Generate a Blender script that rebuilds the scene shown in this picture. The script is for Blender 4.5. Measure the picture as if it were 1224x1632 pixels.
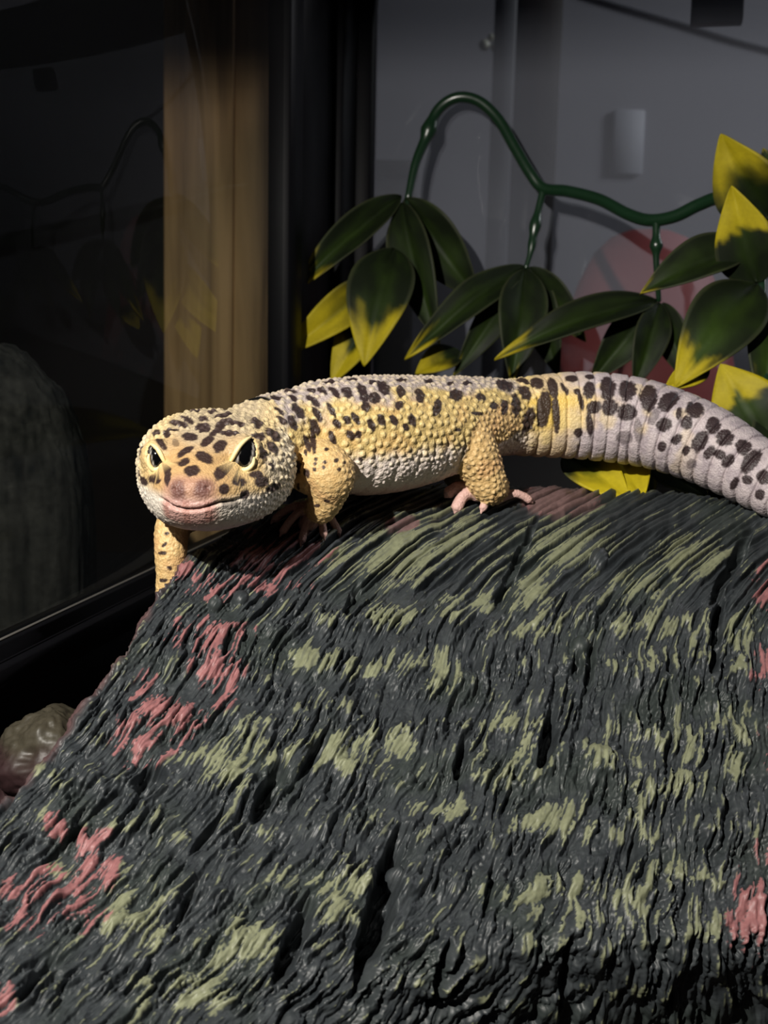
import bpy, math, random
import numpy as np
from mathutils import Matrix, Vector
from mathutils.bvhtree import BVHTree
from mathutils.kdtree import KDTree

for o in list(bpy.data.objects):
    bpy.data.objects.remove(o)
SC = bpy.context.scene
COL = SC.collection
CM = 0.01                                   # everything below is laid out in centimetres

# ------------------------------------------------------------------ camera
FPX = 1922.0
PITCH, ROLL = math.radians(9.0), math.radians(1.1)
CAM = np.array([0.0, 0.0, 13.0])
_f = np.array([0, math.cos(PITCH), -math.sin(PITCH)])
_r0 = np.array([1.0, 0, 0])
_u0 = np.array([0, math.sin(PITCH), math.cos(PITCH)])
_r = math.cos(ROLL) * _r0 + math.sin(ROLL) * _u0
_u = -math.sin(ROLL) * _r0 + math.cos(ROLL) * _u0


def P(px, py, d):
    """photo pixel + distance -> place in the terrarium (cm)"""
    return CAM + d * (_f + (px - 612.0) / FPX * _r + (816.0 - py) / FPX * _u)


def proj(v):
    q = np.asarray(v, float) - CAM
    d = q @ _f
    return 612 + FPX * (q @ _r) / d, 816 - FPX * (q @ _u) / d, d


cam_data = bpy.data.cameras.new('camera')
cam_data.sensor_fit = 'VERTICAL'
cam_data.sensor_height = 36.0
cam_data.lens = FPX / 1632.0 * 36.0
cam_data.clip_start = 0.005
cam_data.clip_end = 50
cam_data.dof.use_dof = True
cam_data.dof.focus_distance = 0.218
cam_data.dof.aperture_fstop = 42.0
cam = bpy.data.objects.new('camera', cam_data)
COL.objects.link(cam)
mw = Matrix.Identity(4)
for i in range(3):
    mw[i][0], mw[i][1], mw[i][2], mw[i][3] = _r[i], _u[i], -_f[i], CAM[i] * CM
cam.matrix_world = mw
SC.camera = cam

# ------------------------------------------------------------------ world, lights, exposure
SC.view_settings.view_transform = 'Standard'
SC.view_settings.look = 'None'
SC.view_settings.exposure = 0.0
SC.view_settings.gamma = 1.0
SC.cycles.use_denoising = True
SC.cycles.max_bounces = 8
SC.cycles.transparent_max_bounces = 16
world = bpy.data.worlds.new('world')
SC.world = world
world.use_nodes = True
world.node_tree.nodes['Background'].inputs[0].default_value = (0.55, 0.6, 0.8, 1)
world.node_tree.nodes['Background'].inputs[1].default_value = 0.016


def add_light(name, kind, loc, target, energy, color, **kw):
    ld = bpy.data.lights.new(name, kind)
    ld.energy = energy
    ld.color = color
    for k, v in kw.items():
        setattr(ld, k, v)
    lo = bpy.data.objects.new(name, ld)
    COL.objects.link(lo)
    lo.location = Vector(loc) * CM
    lo.rotation_euler = (Vector(target) - Vector(loc)).to_track_quat('-Z', 'Y').to_euler()
    return lo


# lamp in front of the open tank, above and left of the camera: it throws the head's shadow to the right and down
KEY = (-11.0, -1.5, 26.0)
add_light('front_lamp_offscreen', 'SPOT', KEY, (1.2, 23.0, 7.6), 7.0, (1.0, 0.95, 0.87),
          spot_size=math.radians(88), spot_blend=1.0, shadow_soft_size=0.003)
# dim cooler room light from the right, where the wall behind the terrarium is brightest
add_light('room_lamp_offscreen', 'AREA', (125, 66, 85), (30, 120, 15), 6.0, (0.95, 0.95, 1.0), shape='DISK', size=0.4)

# ------------------------------------------------------------------ numeric helpers
rng = np.random.default_rng(7)
random.seed(7)


def lin(r, g, b):
    c = np.array([r, g, b], float) / 255.0
    return np.where(c <= 0.04045, c / 12.92, ((c + 0.055) / 1.055) ** 2.4)


_perm = rng.permutation(256)
_perm = np.concatenate([_perm, _perm, _perm])
_ga = rng.uniform(0, 2 * np.pi, 256)
_gx, _gy = np.cos(_ga), np.sin(_ga)


def perlin(x, y, seed=0):
    x = np.asarray(x, float) + seed * 17.31
    y = np.asarray(y, float) + seed * 9.77
    xi, yi = np.floor(x).astype(int), np.floor(y).astype(int)
    xf, yf = x - xi, y - yi
    xi &= 255
    yi &= 255
    u = xf * xf * xf * (xf * (xf * 6 - 15) + 10)
    v = yf * yf * yf * (yf * (yf * 6 - 15) + 10)

    def g(ix, iy, dx, dy):
        h = _perm[_perm[ix & 255] + (iy & 255)]
        return _gx[h] * dx + _gy[h] * dy
    a = g(xi, yi, xf, yf)
    b = g(xi + 1, yi, xf - 1, yf)
    c = g(xi, yi + 1, xf, yf - 1)
    d = g(xi + 1, yi + 1, xf - 1, yf - 1)
    return ((a + u * (b - a)) * (1 - v) + (c + u * (d - c)) * v) * 1.5


def fbm(x, y, seed=0, o=3):
    s, a = 0, 1.0
    for k in range(o):
        s = s + a * perlin(x * 2 ** k, y * 2 ** k, seed + k * 3)
        a *= 0.5
    return s


def noise3(p, f, seed=0):
    return (perlin(p[:, 0] * f, p[:, 1] * f, seed) + perlin(p[:, 1] * f, p[:, 2] * f, seed + 5)
            + perlin(p[:, 2] * f, p[:, 0] * f, seed + 9)) / 1.7


def sstep(a, b, x):
    t = np.clip((x - a) / (b - a), 0, 1)
    return t * t * (3 - 2 * t)


def catmull(pts, n):
    """smooth curve through pts (k, m) -> (n, m), sampled evenly in the control index"""
    pts = np.asarray(pts, float)
    k = len(pts)
    ext = np.vstack([2 * pts[0] - pts[1], pts, 2 * pts[-1] - pts[-2]])
    t = np.linspace(0, k - 1, n) if np.isscalar(n) else np.asarray(n, float)
    i = np.minimum(t.astype(int), k - 2)
    f = (t - i)[:, None]
    p0, p1, p2, p3 = ext[i], ext[i + 1], ext[i + 2], ext[i + 3]
    return 0.5 * (2 * p1 + (p2 - p0) * f + (2 * p0 - 5 * p1 + 4 * p2 - p3) * f ** 2 + (3 * p1 - p0 - 3 * p2 + p3) * f ** 3)


# ------------------------------------------------------------------ mesh helpers
def raw_mesh(name, V, quads, tris=None):
    me = bpy.data.meshes.new(name)
    V = np.asarray(V, float) * CM
    quads = np.asarray(quads, np.int32).reshape(-1, 4)
    tris = np.zeros((0, 3), np.int32) if tris is None or len(tris) == 0 else np.asarray(tris, np.int32).reshape(-1, 3)
    me.vertices.add(len(V))
    me.vertices.foreach_set('co', V.astype(np.float32).ravel())
    loops = np.concatenate([quads.ravel(), tris.ravel()])
    me.loops.add(len(loops))
    me.loops.foreach_set('vertex_index', loops)
    nq, nt = len(quads), len(tris)
    me.polygons.add(nq + nt)
    st = np.concatenate([np.arange(nq) * 4, nq * 4 + np.arange(nt) * 3]).astype(np.int32)
    me.polygons.foreach_set('loop_start', st)
    me.update(calc_edges=True)
    me.validate()
    return me


def set_color(me, rgb, name='col'):
    at = me.color_attributes.new(name, 'FLOAT_COLOR', 'POINT')
    a = np.ones((len(me.vertices), 4), np.float32)
    a[:, :3] = rgb
    at.data.foreach_set('color', a.ravel())


def link(name, me, mat, parent=None, smooth=True, label=None, cat=None, group=None, kind=None):
    ob = bpy.data.objects.new(name, me)
    COL.objects.link(ob)
    if mat is not None:
        me.materials.clear()
        me.materials.append(mat)
    if smooth and len(me.polygons):
        me.polygons.foreach_set('use_smooth', np.ones(len(me.polygons), bool))
    if parent is not None:
        ob.parent = parent
    for k, v in (('label', label), ('category', cat), ('group', group), ('kind', kind)):
        if v:
            ob[k] = v
    return ob


def empty(name, loc, label, cat, group=None):
    ob = bpy.data.objects.new(name, None)
    ob.empty_display_size = 0.01
    COL.objects.link(ob)
    ob.location = Vector(loc) * CM
    ob['label'] = label
    ob['category'] = cat
    if group:
        ob['group'] = group
    bpy.context.view_layer.update()
    return ob


def adopt(parent, *obs):
    for o in obs:
        o.parent = parent
        o.matrix_parent_inverse = Matrix.Translation(-parent.location)


def grid_quads(nr, nc, wrap=False):
    i = np.arange(nr - 1)[:, None]
    j = np.arange(nc if wrap else nc - 1)[None, :]
    j2 = (j + 1) % nc
    return np.stack([i * nc + j, i * nc + j2, (i + 1) * nc + j2, (i + 1) * nc + j], -1).reshape(-1, 4)


def tube_arrays(C, R, n=16, up=(0, 0, 1)):
    """closed round tube along C (k,3) with radii R"""
    C = np.asarray(C, float)
    k = len(C)
    T = np.gradient(C, axis=0)
    T /= np.linalg.norm(T, axis=1)[:, None] + 1e-12
    s = np.cross(T[0], up)
    if np.linalg.norm(s) < 1e-3:
        s = np.cross(T[0], (1, 0, 0))
    s /= np.linalg.norm(s)
    V = []
    a = np.linspace(0, 2 * np.pi, n, endpoint=False)
    for i in range(k):
        s = s - T[i] * (s @ T[i])
        s /= np.linalg.norm(s)
        b = np.cross(T[i], s)
        V.append(C[i] + R[i] * (np.cos(a)[:, None] * s + np.sin(a)[:, None] * b))
    V = np.vstack(V + [C[:1] - T[0] * R[0] * 0.6, C[-1:] + T[-1] * R[-1] * 0.6])
    Q = grid_quads(k, n, True)
    j = np.arange(n)
    t0 = np.stack([np.full(n, k * n), (j + 1) % n, j], -1)
    t1 = np.stack([np.full(n, k * n + 1), (k - 1) * n + j, (k - 1) * n + (j + 1) % n], -1)
    return V, Q, np.vstack([t0, t1])


def join_arrays(parts):
    V, Q, T, o = [], [], [], 0
    for v, q, t in parts:
        V.append(v)
        Q.append(np.asarray(q).reshape(-1, 4) + o)
        T.append(np.asarray(t).reshape(-1, 3) + o)
        o += len(v)
    return np.vstack(V), np.vstack(Q), np.vstack(T)


def box_arrays(o, ax, ay, az, bev=0.04):
    """bevelled box with corner o and edge vectors ax, ay, az"""
    o, ax, ay, az = [np.asarray(q, float) for q in (o, ax, ay, az)]
    L = [np.linalg.norm(q) for q in (ax, ay, az)]
    e = [q / l for q, l in zip((ax, ay, az), L)]
    b = min(bev, 0.3 * min(L))
    V, idx = [], {}
    for sx in (0, 1):
        for sy in (0, 1):
            for sz in (0, 1):
                for k in range(3):
                    c = np.array([sx * L[0], sy * L[1], sz * L[2]], float)
                    for m, s in enumerate((sx, sy, sz)):
                        if m != k:
                            c[m] += b if s == 0 else -b
                    idx[(sx, sy, sz, k)] = len(V)
                    V.append(o + e[0] * c[0] + e[1] * c[1] + e[2] * c[2])
    Q, T = [], []
    for k in range(3):
        m, n = [(1, 2), (2, 0), (0, 1)][k]
        for s in (0, 1):
            f = []
            for a, c in ((0, 0), (1, 0), (1, 1), (0, 1)):
                key = [0, 0, 0]
                key[k], key[m], key[n] = s, a, c
                f.append(idx[(*key, k)])
            Q.append(f if s else f[::-1])
    for k in range(3):                          # edges along axis k
        m, n = [(1, 2), (2, 0), (0, 1)][k]
        for a in (0, 1):
            for c in (0, 1):
                q = []
                for s in (0, 1):
                    key = [0, 0, 0]
                    key[k], key[m], key[n] = s, a, c
                    q.append((idx[(*key, m)], idx[(*key, n)]))
                f = [q[0][0], q[1][0], q[1][1], q[0][1]]
                Q.append(f if (a ^ c) else f[::-1])
    for sx in (0, 1):
        for sy in (0, 1):
            for sz in (0, 1):
                t = [idx[(sx, sy, sz, k)] for k in range(3)]
                T.append(t if (sx + sy + sz) % 2 else t[::-1])
    return np.array(V), np.array(Q), np.array(T)


# ------------------------------------------------------------------ materials
def new_mat(name):
    m = bpy.data.materials.new(name)
    m.use_nodes = True
    nt = m.node_tree
    b = nt.nodes['Principled BSDF']
    return m, nt, b


def plain(name, rgb, rough=0.5, spec=0.5, noise=0.0, nscale=200.0, bump=0.0, stretch=(1, 1, 1)):
    m, nt, b = new_mat(name)
    b.inputs['Roughness'].default_value = rough
    b.inputs['Specular IOR Level'].default_value = spec
    tc = nt.nodes.new('ShaderNodeTexCoord')
    mp = nt.nodes.new('ShaderNodeMapping')
    mp.inputs['Scale'].default_value = stretch
    n = nt.nodes.new('ShaderNodeTexNoise')
    n.inputs['Scale'].default_value = nscale
    n.inputs['Detail'].default_value = 4
    nt.links.new(tc.outputs['Object'], mp.inputs[0])
    nt.links.new(mp.outputs[0], n.inputs['Vector'])
    mx = nt.nodes.new('ShaderNodeMix')
    mx.data_type = 'RGBA'
    c = lin(*rgb)
    mx.inputs[6].default_value = (*(c * (1 - noise)), 1)
    mx.inputs[7].default_value = (*np.minimum(c * (1 + noise), 1), 1)
    nt.links.new(n.outputs['Fac'], mx.inputs[0])
    nt.links.new(mx.outputs[2], b.inputs['Base Color'])
    if bump:
        bp = nt.nodes.new('ShaderNodeBump')
        bp.inputs['Strength'].default_value = bump
        bp.inputs['Distance'].default_value = 0.0005
        nt.links.new(n.outputs['Fac'], bp.inputs['Height'])
        nt.links.new(bp.outputs[0], b.inputs['Normal'])
    return m


def attr_mat(name, rough=0.5, spec=0.5, bscale=0.0, bstr=0.2, bdist=0.0002, var=0.0):
    m, nt, b = new_mat(name)
    a = nt.nodes.new('ShaderNodeVertexColor')
    a.layer_name = 'col'
    b.inputs['Roughness'].default_value = rough
    b.inputs['Specular IOR Level'].default_value = spec
    out = a.outputs['Color']
    if bscale:
        tc = nt.nodes.new('ShaderNodeTexCoord')
        n = nt.nodes.new('ShaderNodeTexNoise')
        n.inputs['Scale'].default_value = bscale
        n.inputs['Detail'].default_value = 3
        nt.links.new(tc.outputs['Object'], n.inputs['Vector'])
        bp = nt.nodes.new('ShaderNodeBump')
        bp.inputs['Strength'].default_value = bstr
        bp.inputs['Distance'].default_value = bdist
        nt.links.new(n.outputs['Fac'], bp.inputs['Height'])
        nt.links.new(bp.outputs[0], b.inputs['Normal'])
        if var:
            mr = nt.nodes.new('ShaderNodeMapRange')
            mr.inputs[1].default_value, mr.inputs[2].default_value = 0.25, 0.75
            mr.inputs[3].default_value, mr.inputs[4].default_value = 1 - var, 1 + var
            nt.links.new(n.outputs['Fac'], mr.inputs[0])
            vm = nt.nodes.new('ShaderNodeVectorMath')
            vm.operation = 'SCALE'
            nt.links.new(out, vm.inputs[0])
            nt.links.new(mr.outputs[0], vm.inputs['Scale'])
            out = vm.outputs[0]
    nt.links.new(out, b.inputs['Base Color'])
    return m


def glass_mat(name, haze, n):
    m = bpy.data.materials.new(name)
    m.use_nodes = True
    nt = m.node_tree
    nt.nodes.clear()
    out = nt.nodes.new('ShaderNodeOutputMaterial')
    mix = nt.nodes.new('ShaderNodeMixShader')
    fr = nt.nodes.new('ShaderNodeFresnel')
    fr.inputs[0].default_value = 1.5
    tr = nt.nodes.new('ShaderNodeBsdfTransparent')
    tr.inputs[0].default_value = (0.90, 0.93, 0.92, 1)
    gl = nt.nodes.new('ShaderNodeBsdfGlossy')
    gl.inputs['Roughness'].default_value = 0.0
    geo = nt.nodes.new('ShaderNodeNewGeometry')         # same reflectance on both faces of the thin pane
    ior = nt.nodes.new('ShaderNodeMapRange')
    ior.inputs[3].default_value, ior.inputs[4].default_value = n, 1 / n
    nt.links.new(geo.outputs['Backfacing'], ior.inputs[0])
    nt.links.new(ior.outputs[0], fr.inputs[0])
    nt.links.new(fr.outputs[0], mix.inputs[0])
    nt.links.new(tr.outputs[0], mix.inputs[1])
    nt.links.new(gl.outputs[0], mix.inputs[2])
    last = mix
    if haze:                                            # thin film of dust and dried water
        df = nt.nodes.new('ShaderNodeBsdfDiffuse')
        df.inputs[0].default_value = (0.54, 0.56, 0.68, 1)
        tc = nt.nodes.new('ShaderNodeTexCoord')
        nz = nt.nodes.new('ShaderNodeTexNoise')
        nz.inputs['Scale'].default_value = 25
        nt.links.new(tc.outputs['Object'], nz.inputs['Vector'])
        mr = nt.nodes.new('ShaderNodeMapRange')
        mr.inputs[3].default_value, mr.inputs[4].default_value = haze * 0.8, haze * 1.2
        nt.links.new(nz.outputs['Fac'], mr.inputs[0])
        m2 = nt.nodes.new('ShaderNodeMixShader')
        nt.links.new(mr.outputs[0], m2.inputs[0])
        nt.links.new(mix.outputs[0], m2.inputs[1])
        nt.links.new(df.outputs[0], m2.inputs[2])
        last = m2
    nt.links.new(last.outputs[0], out.inputs[0])
    return m


M_GLASS = glass_mat('pane_glass', 0.0, 1.12)
M_HAZY = glass_mat('dusty_pane_glass', 0.10, 1.45)
M_BLACK = plain('black_plastic', (11, 11, 14), 0.5, 0.08, 0.15, 300)
M_WALL = plain('painted_wall', (156, 154, 162), 0.9, 0.2, 0.04, 8)
M_DARK = plain('dark_cabinet', (30, 22, 16), 0.7, 0.3, 0.3, 30, 0, (1, 1, 0.1))
M_SOIL = plain('dark_substrate', (22, 18, 16), 0.95, 0.2, 0.5, 400, 0.6)


def wood_mat(name, c1, c2, sc=22):
    m, nt, b = new_mat(name)
    tc = nt.nodes.new('ShaderNodeTexCoord')
    mp = nt.nodes.new('ShaderNodeMapping')
    mp.inputs['Scale'].default_value = (sc * 1.6, sc * 1.6, sc * 0.10)
    n = nt.nodes.new('ShaderNodeTexNoise')
    n.inputs['Scale'].default_value = 3.0
    n.inputs['Detail'].default_value = 6
    n.inputs['Distortion'].default_value = 0.6
    cr = nt.nodes.new('ShaderNodeValToRGB')
    cr.color_ramp.elements[0].position = 0.32
    cr.color_ramp.elements[1].position = 0.68
    cr.color_ramp.elements[0].color = (*lin(*c1), 1)
    cr.color_ramp.elements[1].color = (*lin(*c2), 1)
    nt.links.new(tc.outputs['Object'], mp.inputs[0])
    nt.links.new(mp.outputs[0], n.inputs['Vector'])
    nt.links.new(n.outputs['Fac'], cr.inputs[0])
    nt.links.new(cr.outputs[0], b.inputs['Base Color'])
    b.inputs['Roughness'].default_value = 0.6
    return m


# ================================================================== SETTING
YAW = math.radians(13.0)
DU = np.array([math.sin(YAW), math.cos(YAW), 0.0])        # along the left pane, away from the camera
DV = np.array([math.cos(YAW), -math.sin(YAW), 0.0])       # along the back pane, to the right
Z = np.array([0, 0, 1.0])
CORNER = P(548, 700, 45.0)
CORNER[2] = 0
RAILZ = 7.1
TOPZ = P(900, 12, 44.0)[2]


def box_obj(name, o, ax, ay, az, mat, parent=None, bev=0.05, **kw):
    return link(name, raw_mesh(name, *box_arrays(o, ax, ay, az, bev)), mat, None, smooth=False, **kw)


floor = box_obj('floor', (-70, -5, -0.6), (160, 0, 0), (0, 150, 0), (0, 0, 0.6), M_SOIL, kind='structure', label='dark room surface under the terrarium')
wall = box_obj('wall_back', (-70, 120, -0.5), (190, 0, 0), (0, 2, 0), (0, 0, 90), M_WALL, kind='structure', label='pale bluish grey room wall behind the terrarium')
wl = box_obj('wall_left', (-60, 66, -0.5), (54.2, 0, 0), (0, 1.5, 0), (0, 0, 80), M_DARK, kind='structure', label='dark brown cabinet panel beyond the left glass')

# terrarium: frame parts and panes
terr = empty('terrarium', CORNER, 'black framed glass terrarium around the gecko', 'terrarium')
tp = []
DN = 42.0                                              # length of the left side
near = CORNER - DU * DN
tp.append(box_obj('base_tray', near + Z * 0.02, DV * 48, DU * DN, Z * 0.9, M_SOIL))
gb = box_obj('side_pane', near + Z * (RAILZ - 0.3), DU * (DN - 1), -DV * 0.35, Z * (TOPZ - RAILZ + 0.6), M_GLASS, bev=0.01)
tp.append(gb)
gb2 = box_obj('rear_pane', CORNER + DV * 1.0 + Z * (RAILZ - 0.3), DV * 47, DU * 0.35, Z * (TOPZ - RAILZ + 0.6), M_HAZY, bev=0.01)
tp.append(gb2)
tp.append(box_obj('side_bottom_rail', near - DV * 0.35 + Z * 0.02, DU * DN, DV * 0.5, Z * RAILZ, M_BLACK))
tp.append(box_obj('rail_lip', near + DV * 0.16 + Z * (RAILZ - 0.95), DU * DN, DV * 0.22, Z * 0.62, M_BLACK))
tp.append(box_obj('rear_bottom_rail', CORNER - DU * 0.3 + Z * 0.02, DV * 48, DU * 1.0, Z * 8.6, M_BLACK))  # raised so its black fills the shaded gap under the tail
tp.append(box_obj('side_top_rail', near - DV * 0.7 + Z * (TOPZ + 1.5), DU * DN, DV * 1.2, Z * 2.4, M_BLACK))
tp.append(box_obj('rear_top_rail', CORNER - DU * 0.6 + Z * TOPZ, DV * 48, DU * 1.2, Z * 3.0, M_BLACK))
c0 = P(1100, 36, 41.5)
tp.append(box_obj('rail_tab', c0, DV * 1.75, DU * 0.8, Z * 1.2, M_BLACK))
M_EDGE = plain('pane_edge_highlight', (92, 90, 86), 0.35, 0.5, 0.1, 200)  # pale strip colour stands for light caught along the glass edge
tp.append(box_obj('rail_edge_line', near + DV * 0.02 + Z * (RAILZ + 0.02), DU * (DN - 7.6), DV * 0.07, Z * 0.035, M_EDGE, bev=0.01))
tp.append(box_obj('rail_edge_line', near + DV * 0.16 + Z * (RAILZ - 0.33), DU * (DN - 7.6), DV * 0.05, Z * 0.03, M_BLACK, bev=0.01))
# corner post: two ribbed strips, one along each pane


def along_left(px):
    k = (px - 612.0) / FPX
    t = (CORNER[0] - k * CORNER[1]) / (DU[0] - k * DU[1])
    return t


s1 = along_left(446)
h = TOPZ + 3 - 0.02
for a, b, dep in ((s1, s1 * 0.83, 0.25), (s1 * 0.83, s1 * 0.28, 0.02), (s1 * 0.28, -0.2, 0.4)):
    tp.append(box_obj('corner_post', CORNER - DU * a - DV * 0.5 + Z * 0.02, DU * (a - b), DV * (0.5 + dep), Z * h, M_BLACK, bev=0.09))
tp.append(box_obj('corner_post', CORNER - DU * 0.35 + Z * 0.02 - DV * 0.1, DV * 1.05, DU * 0.9, Z * h, M_BLACK, bev=0.1))
# front frame above the opening: it shades the top of the tank
fr0 = CORNER - DU * 38.5
tp.append(box_obj('front_top_rail', fr0 - DV * 1.0 + Z * 25.35, DV * 49, DU * 1.0, Z * 3.2, M_BLACK))
adopt(terr, *tp)

# things outside the glass
M_WOOD = wood_mat('warm_wood', (118, 86, 54), (212, 168, 118))
M_WOOD2 = wood_mat('brown_wood', (28, 19, 15), (48, 34, 27))
pl_, pr_ = P(259, 700, 50), P(452, 700, 50)
board = empty('wooden_board', (pl_[0], pl_[1], 0), 'upright light brown wooden board seen through the left glass', 'board')
ws = (pr_[0] - pl_[0])
bparts = []
for a, b, dy in ((0.0, 0.56, 0.0), (0.56, 1.0, 0.12)):
    bparts.append(box_obj('plank', (pl_[0] + ws * a, pl_[1] + dy, 0.02), (ws * (b - a) - 0.01, 0, 0), (0, 1.8, 0), (0.35, 0, 45), M_WOOD, bev=0.06))
adopt(board, *bparts)
q0, q1 = P(806, 400, 92), P(876, 400, 92)
post = box_obj('wooden_post', (q0[0], q0[1], 0), (q1[0] - q0[0], 0, 0), (0, 2, 0), (0.5, 0, 62), M_WOOD2,
               label='dark brown wooden post standing by the pale wall', cat='post')
q0 = P(585, 254, 74)  # dark box added to emulate the shaded left part of the back glass
q1 = P(664, 254, 74)
dbox = empty('added_dark_box', (q0[0], q0[1], 0), 'dark box added behind the back glass to emulate its shaded part', 'box')
b1 = box_obj('body', (q0[0], q0[1], 0.0), (q1[0] - q0[0], 0, 0), (0, 6, 0), (0, 0, q0[2] - 1.0), plain('added_box_dark', (38, 35, 33), 0.8, 0.3, 0.1, 60), bev=0.15)
b2 = box_obj('lid', (q0[0] - 0.12, q0[1] - 0.12, q0[2] - 1.0), (q1[0] - q0[0] + 0.24, 0, 0), (0, 6.24, 0), (0, 0, 1.0), plain('added_box_lid', (44, 41, 38), 0.7, 0.3, 0.1, 60), bev=0.12)
adopt(dbox, b1, b2)


def lathe(name, prof, center, mat, n=48):
    prof = np.asarray(prof, float)
    a = np.linspace(0, 2 * np.pi, n, endpoint=False)
    V = np.stack([prof[:, :1] * np.cos(a), prof[:, :1] * np.sin(a), np.repeat(prof[:, 1:], n, 1)], -1).reshape(-1, 3) + center
    return link(name, raw_mesh(name, V, grid_quads(len(prof), n, True)), mat)


pc = P(1025, 560, 62)
pb = empty('pink_bowl', (pc[0], pc[1], 0), 'pink rounded bowl turned upside down behind the back glass', 'bowl')
M_PINK = plain('dull_pink', (176, 84, 86), 0.6, 0.4, 0.08, 40)
zt = P(1025, 368, 62)[2]
pr = [(0.01, zt), (1.0, zt - 0.05), (1.9, zt - 0.4), (2.7, zt - 1.2), (3.4, zt - 2.6), (4.1, zt - 4.6), (4.6, zt - 7), (4.8, zt - 9), (4.85, 0.6), (4.85, 0.05), (4.4, 0.05), (4.4, 0.5)]
bo = lathe('body', pr, np.array([pc[0], pc[1], 0]), M_PINK)
ri = lathe('rim', [(4.8, 0.02), (5.15, 0.05), (5.2, 0.4), (5.1, 0.7), (4.8, 0.72)], np.array([pc[0], pc[1], 0]), M_PINK)
adopt(pb, bo, ri)

# pale rectangle and cord on the wall, beaded strip before it
w0, w1 = P(958, 288, 121.0), P(1008, 192, 121.0)
plate = box_obj('pale_rect', (w0[0], 119.4, w0[2]), (w1[0] - w0[0], 0, 0), (0, 0.6, 0), (0, 0, w1[2] - w0[2]), plain('pale_rect_tone', (178, 178, 188), 0.6),
                bev=0.2, label='pale rectangular shape against the bluish wall', cat='wall plate')
cp = np.array([P(880, 14, 121), P(960, 38, 121), P(1060, 66, 121), P(1150, 92, 121), P(1300, 128, 121)])
cp[:, 1] = 119.75
cc = catmull(cp, 30)
link('cable', raw_mesh('cable', *tube_arrays(cc, np.full(30, 0.16), 8)), plain('grey_cord', (84, 84, 92), 0.7), label='thin grey cord running slantwise along the wall', cat='cord')

M_STRIP = plain('grey_strip', (92, 92, 98), 0.5, 0.5, 0.1, 50)
M_BEAD = plain('shiny_bead', (200, 198, 180), 0.12, 0.9)
s0, s1_ = P(772, 400, 84), P(806, 400, 84)
strip = empty('beaded_strip', (s0[0], s0[1], 0), 'grey upright strip with shiny beads beside the dark wooden post', 'strip')
sp_ = [box_obj('strip', (s0[0], s0[1], 0.02), (s1_[0] - s0[0], 0, 0), (0, 0.5, 0), (0.35, 0, 55), M_STRIP, bev=0.1)]


def sphere_arrays(c, r, nu=20, nv=12, sc=(1, 1, 1)):
    a = np.linspace(0, 2 * np.pi, nu, endpoint=False)
    t = np.linspace(0.02, np.pi - 0.02, nv)
    V = np.stack([np.sin(t)[:, None] * np.cos(a), np.sin(t)[:, None] * np.sin(a), np.repeat(np.cos(t)[:, None], nu, 1)], -1).reshape(-1, 3)
    V = V * r * np.array(sc) + c
    Q = grid_quads(nv, nu, True)[:, ::-1]
    j = np.arange(nu)
    V = np.vstack([V, V[:nu].mean(0), V[-nu:].mean(0)])
    T = np.vstack([np.stack([np.full(nu, nv * nu), j, (j + 1) % nu], -1), np.stack([np.full(nu, nv * nu + 1), (nv - 1) * nu + (j + 1) % nu, (nv - 1) * nu + j], -1)])
    return V, Q, T


for bx_, by_, rr in ((772, 72, 9), (791, 76, 9), (783, 60, 6), (793, 137, 8)):
    c = P(bx_, by_, 83.6)
    sp_.append(link('bead', raw_mesh('bead', *sphere_arrays(c, rr * 83.6 / FPX)), M_BEAD))
adopt(strip, *sp_)

# ================================================================== DOME ADDED TO STAND FOR THE GECKO'S REFLECTION IN THE LEFT GLASS
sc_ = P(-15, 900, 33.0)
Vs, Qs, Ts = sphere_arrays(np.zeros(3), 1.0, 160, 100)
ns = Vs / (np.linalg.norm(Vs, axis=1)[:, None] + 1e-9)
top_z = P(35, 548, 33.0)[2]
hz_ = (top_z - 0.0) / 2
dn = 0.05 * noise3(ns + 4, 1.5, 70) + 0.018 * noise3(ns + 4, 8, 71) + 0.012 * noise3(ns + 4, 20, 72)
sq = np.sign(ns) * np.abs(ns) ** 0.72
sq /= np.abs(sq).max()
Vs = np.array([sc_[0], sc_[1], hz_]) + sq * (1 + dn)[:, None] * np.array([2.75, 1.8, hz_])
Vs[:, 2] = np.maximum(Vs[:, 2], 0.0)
sme = raw_mesh('reflection_dome', Vs, Qs, Ts)
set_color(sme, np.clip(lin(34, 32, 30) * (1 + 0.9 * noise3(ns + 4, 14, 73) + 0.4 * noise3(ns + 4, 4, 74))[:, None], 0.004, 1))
link('reflection_dome', sme, attr_mat('rough_grey_dome', 0.9, 0.2, 600, 0.5, 0.0005, 0.3), label='tall dark grey dome added beyond the left glass for the gecko reflection', cat='stone')

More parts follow.
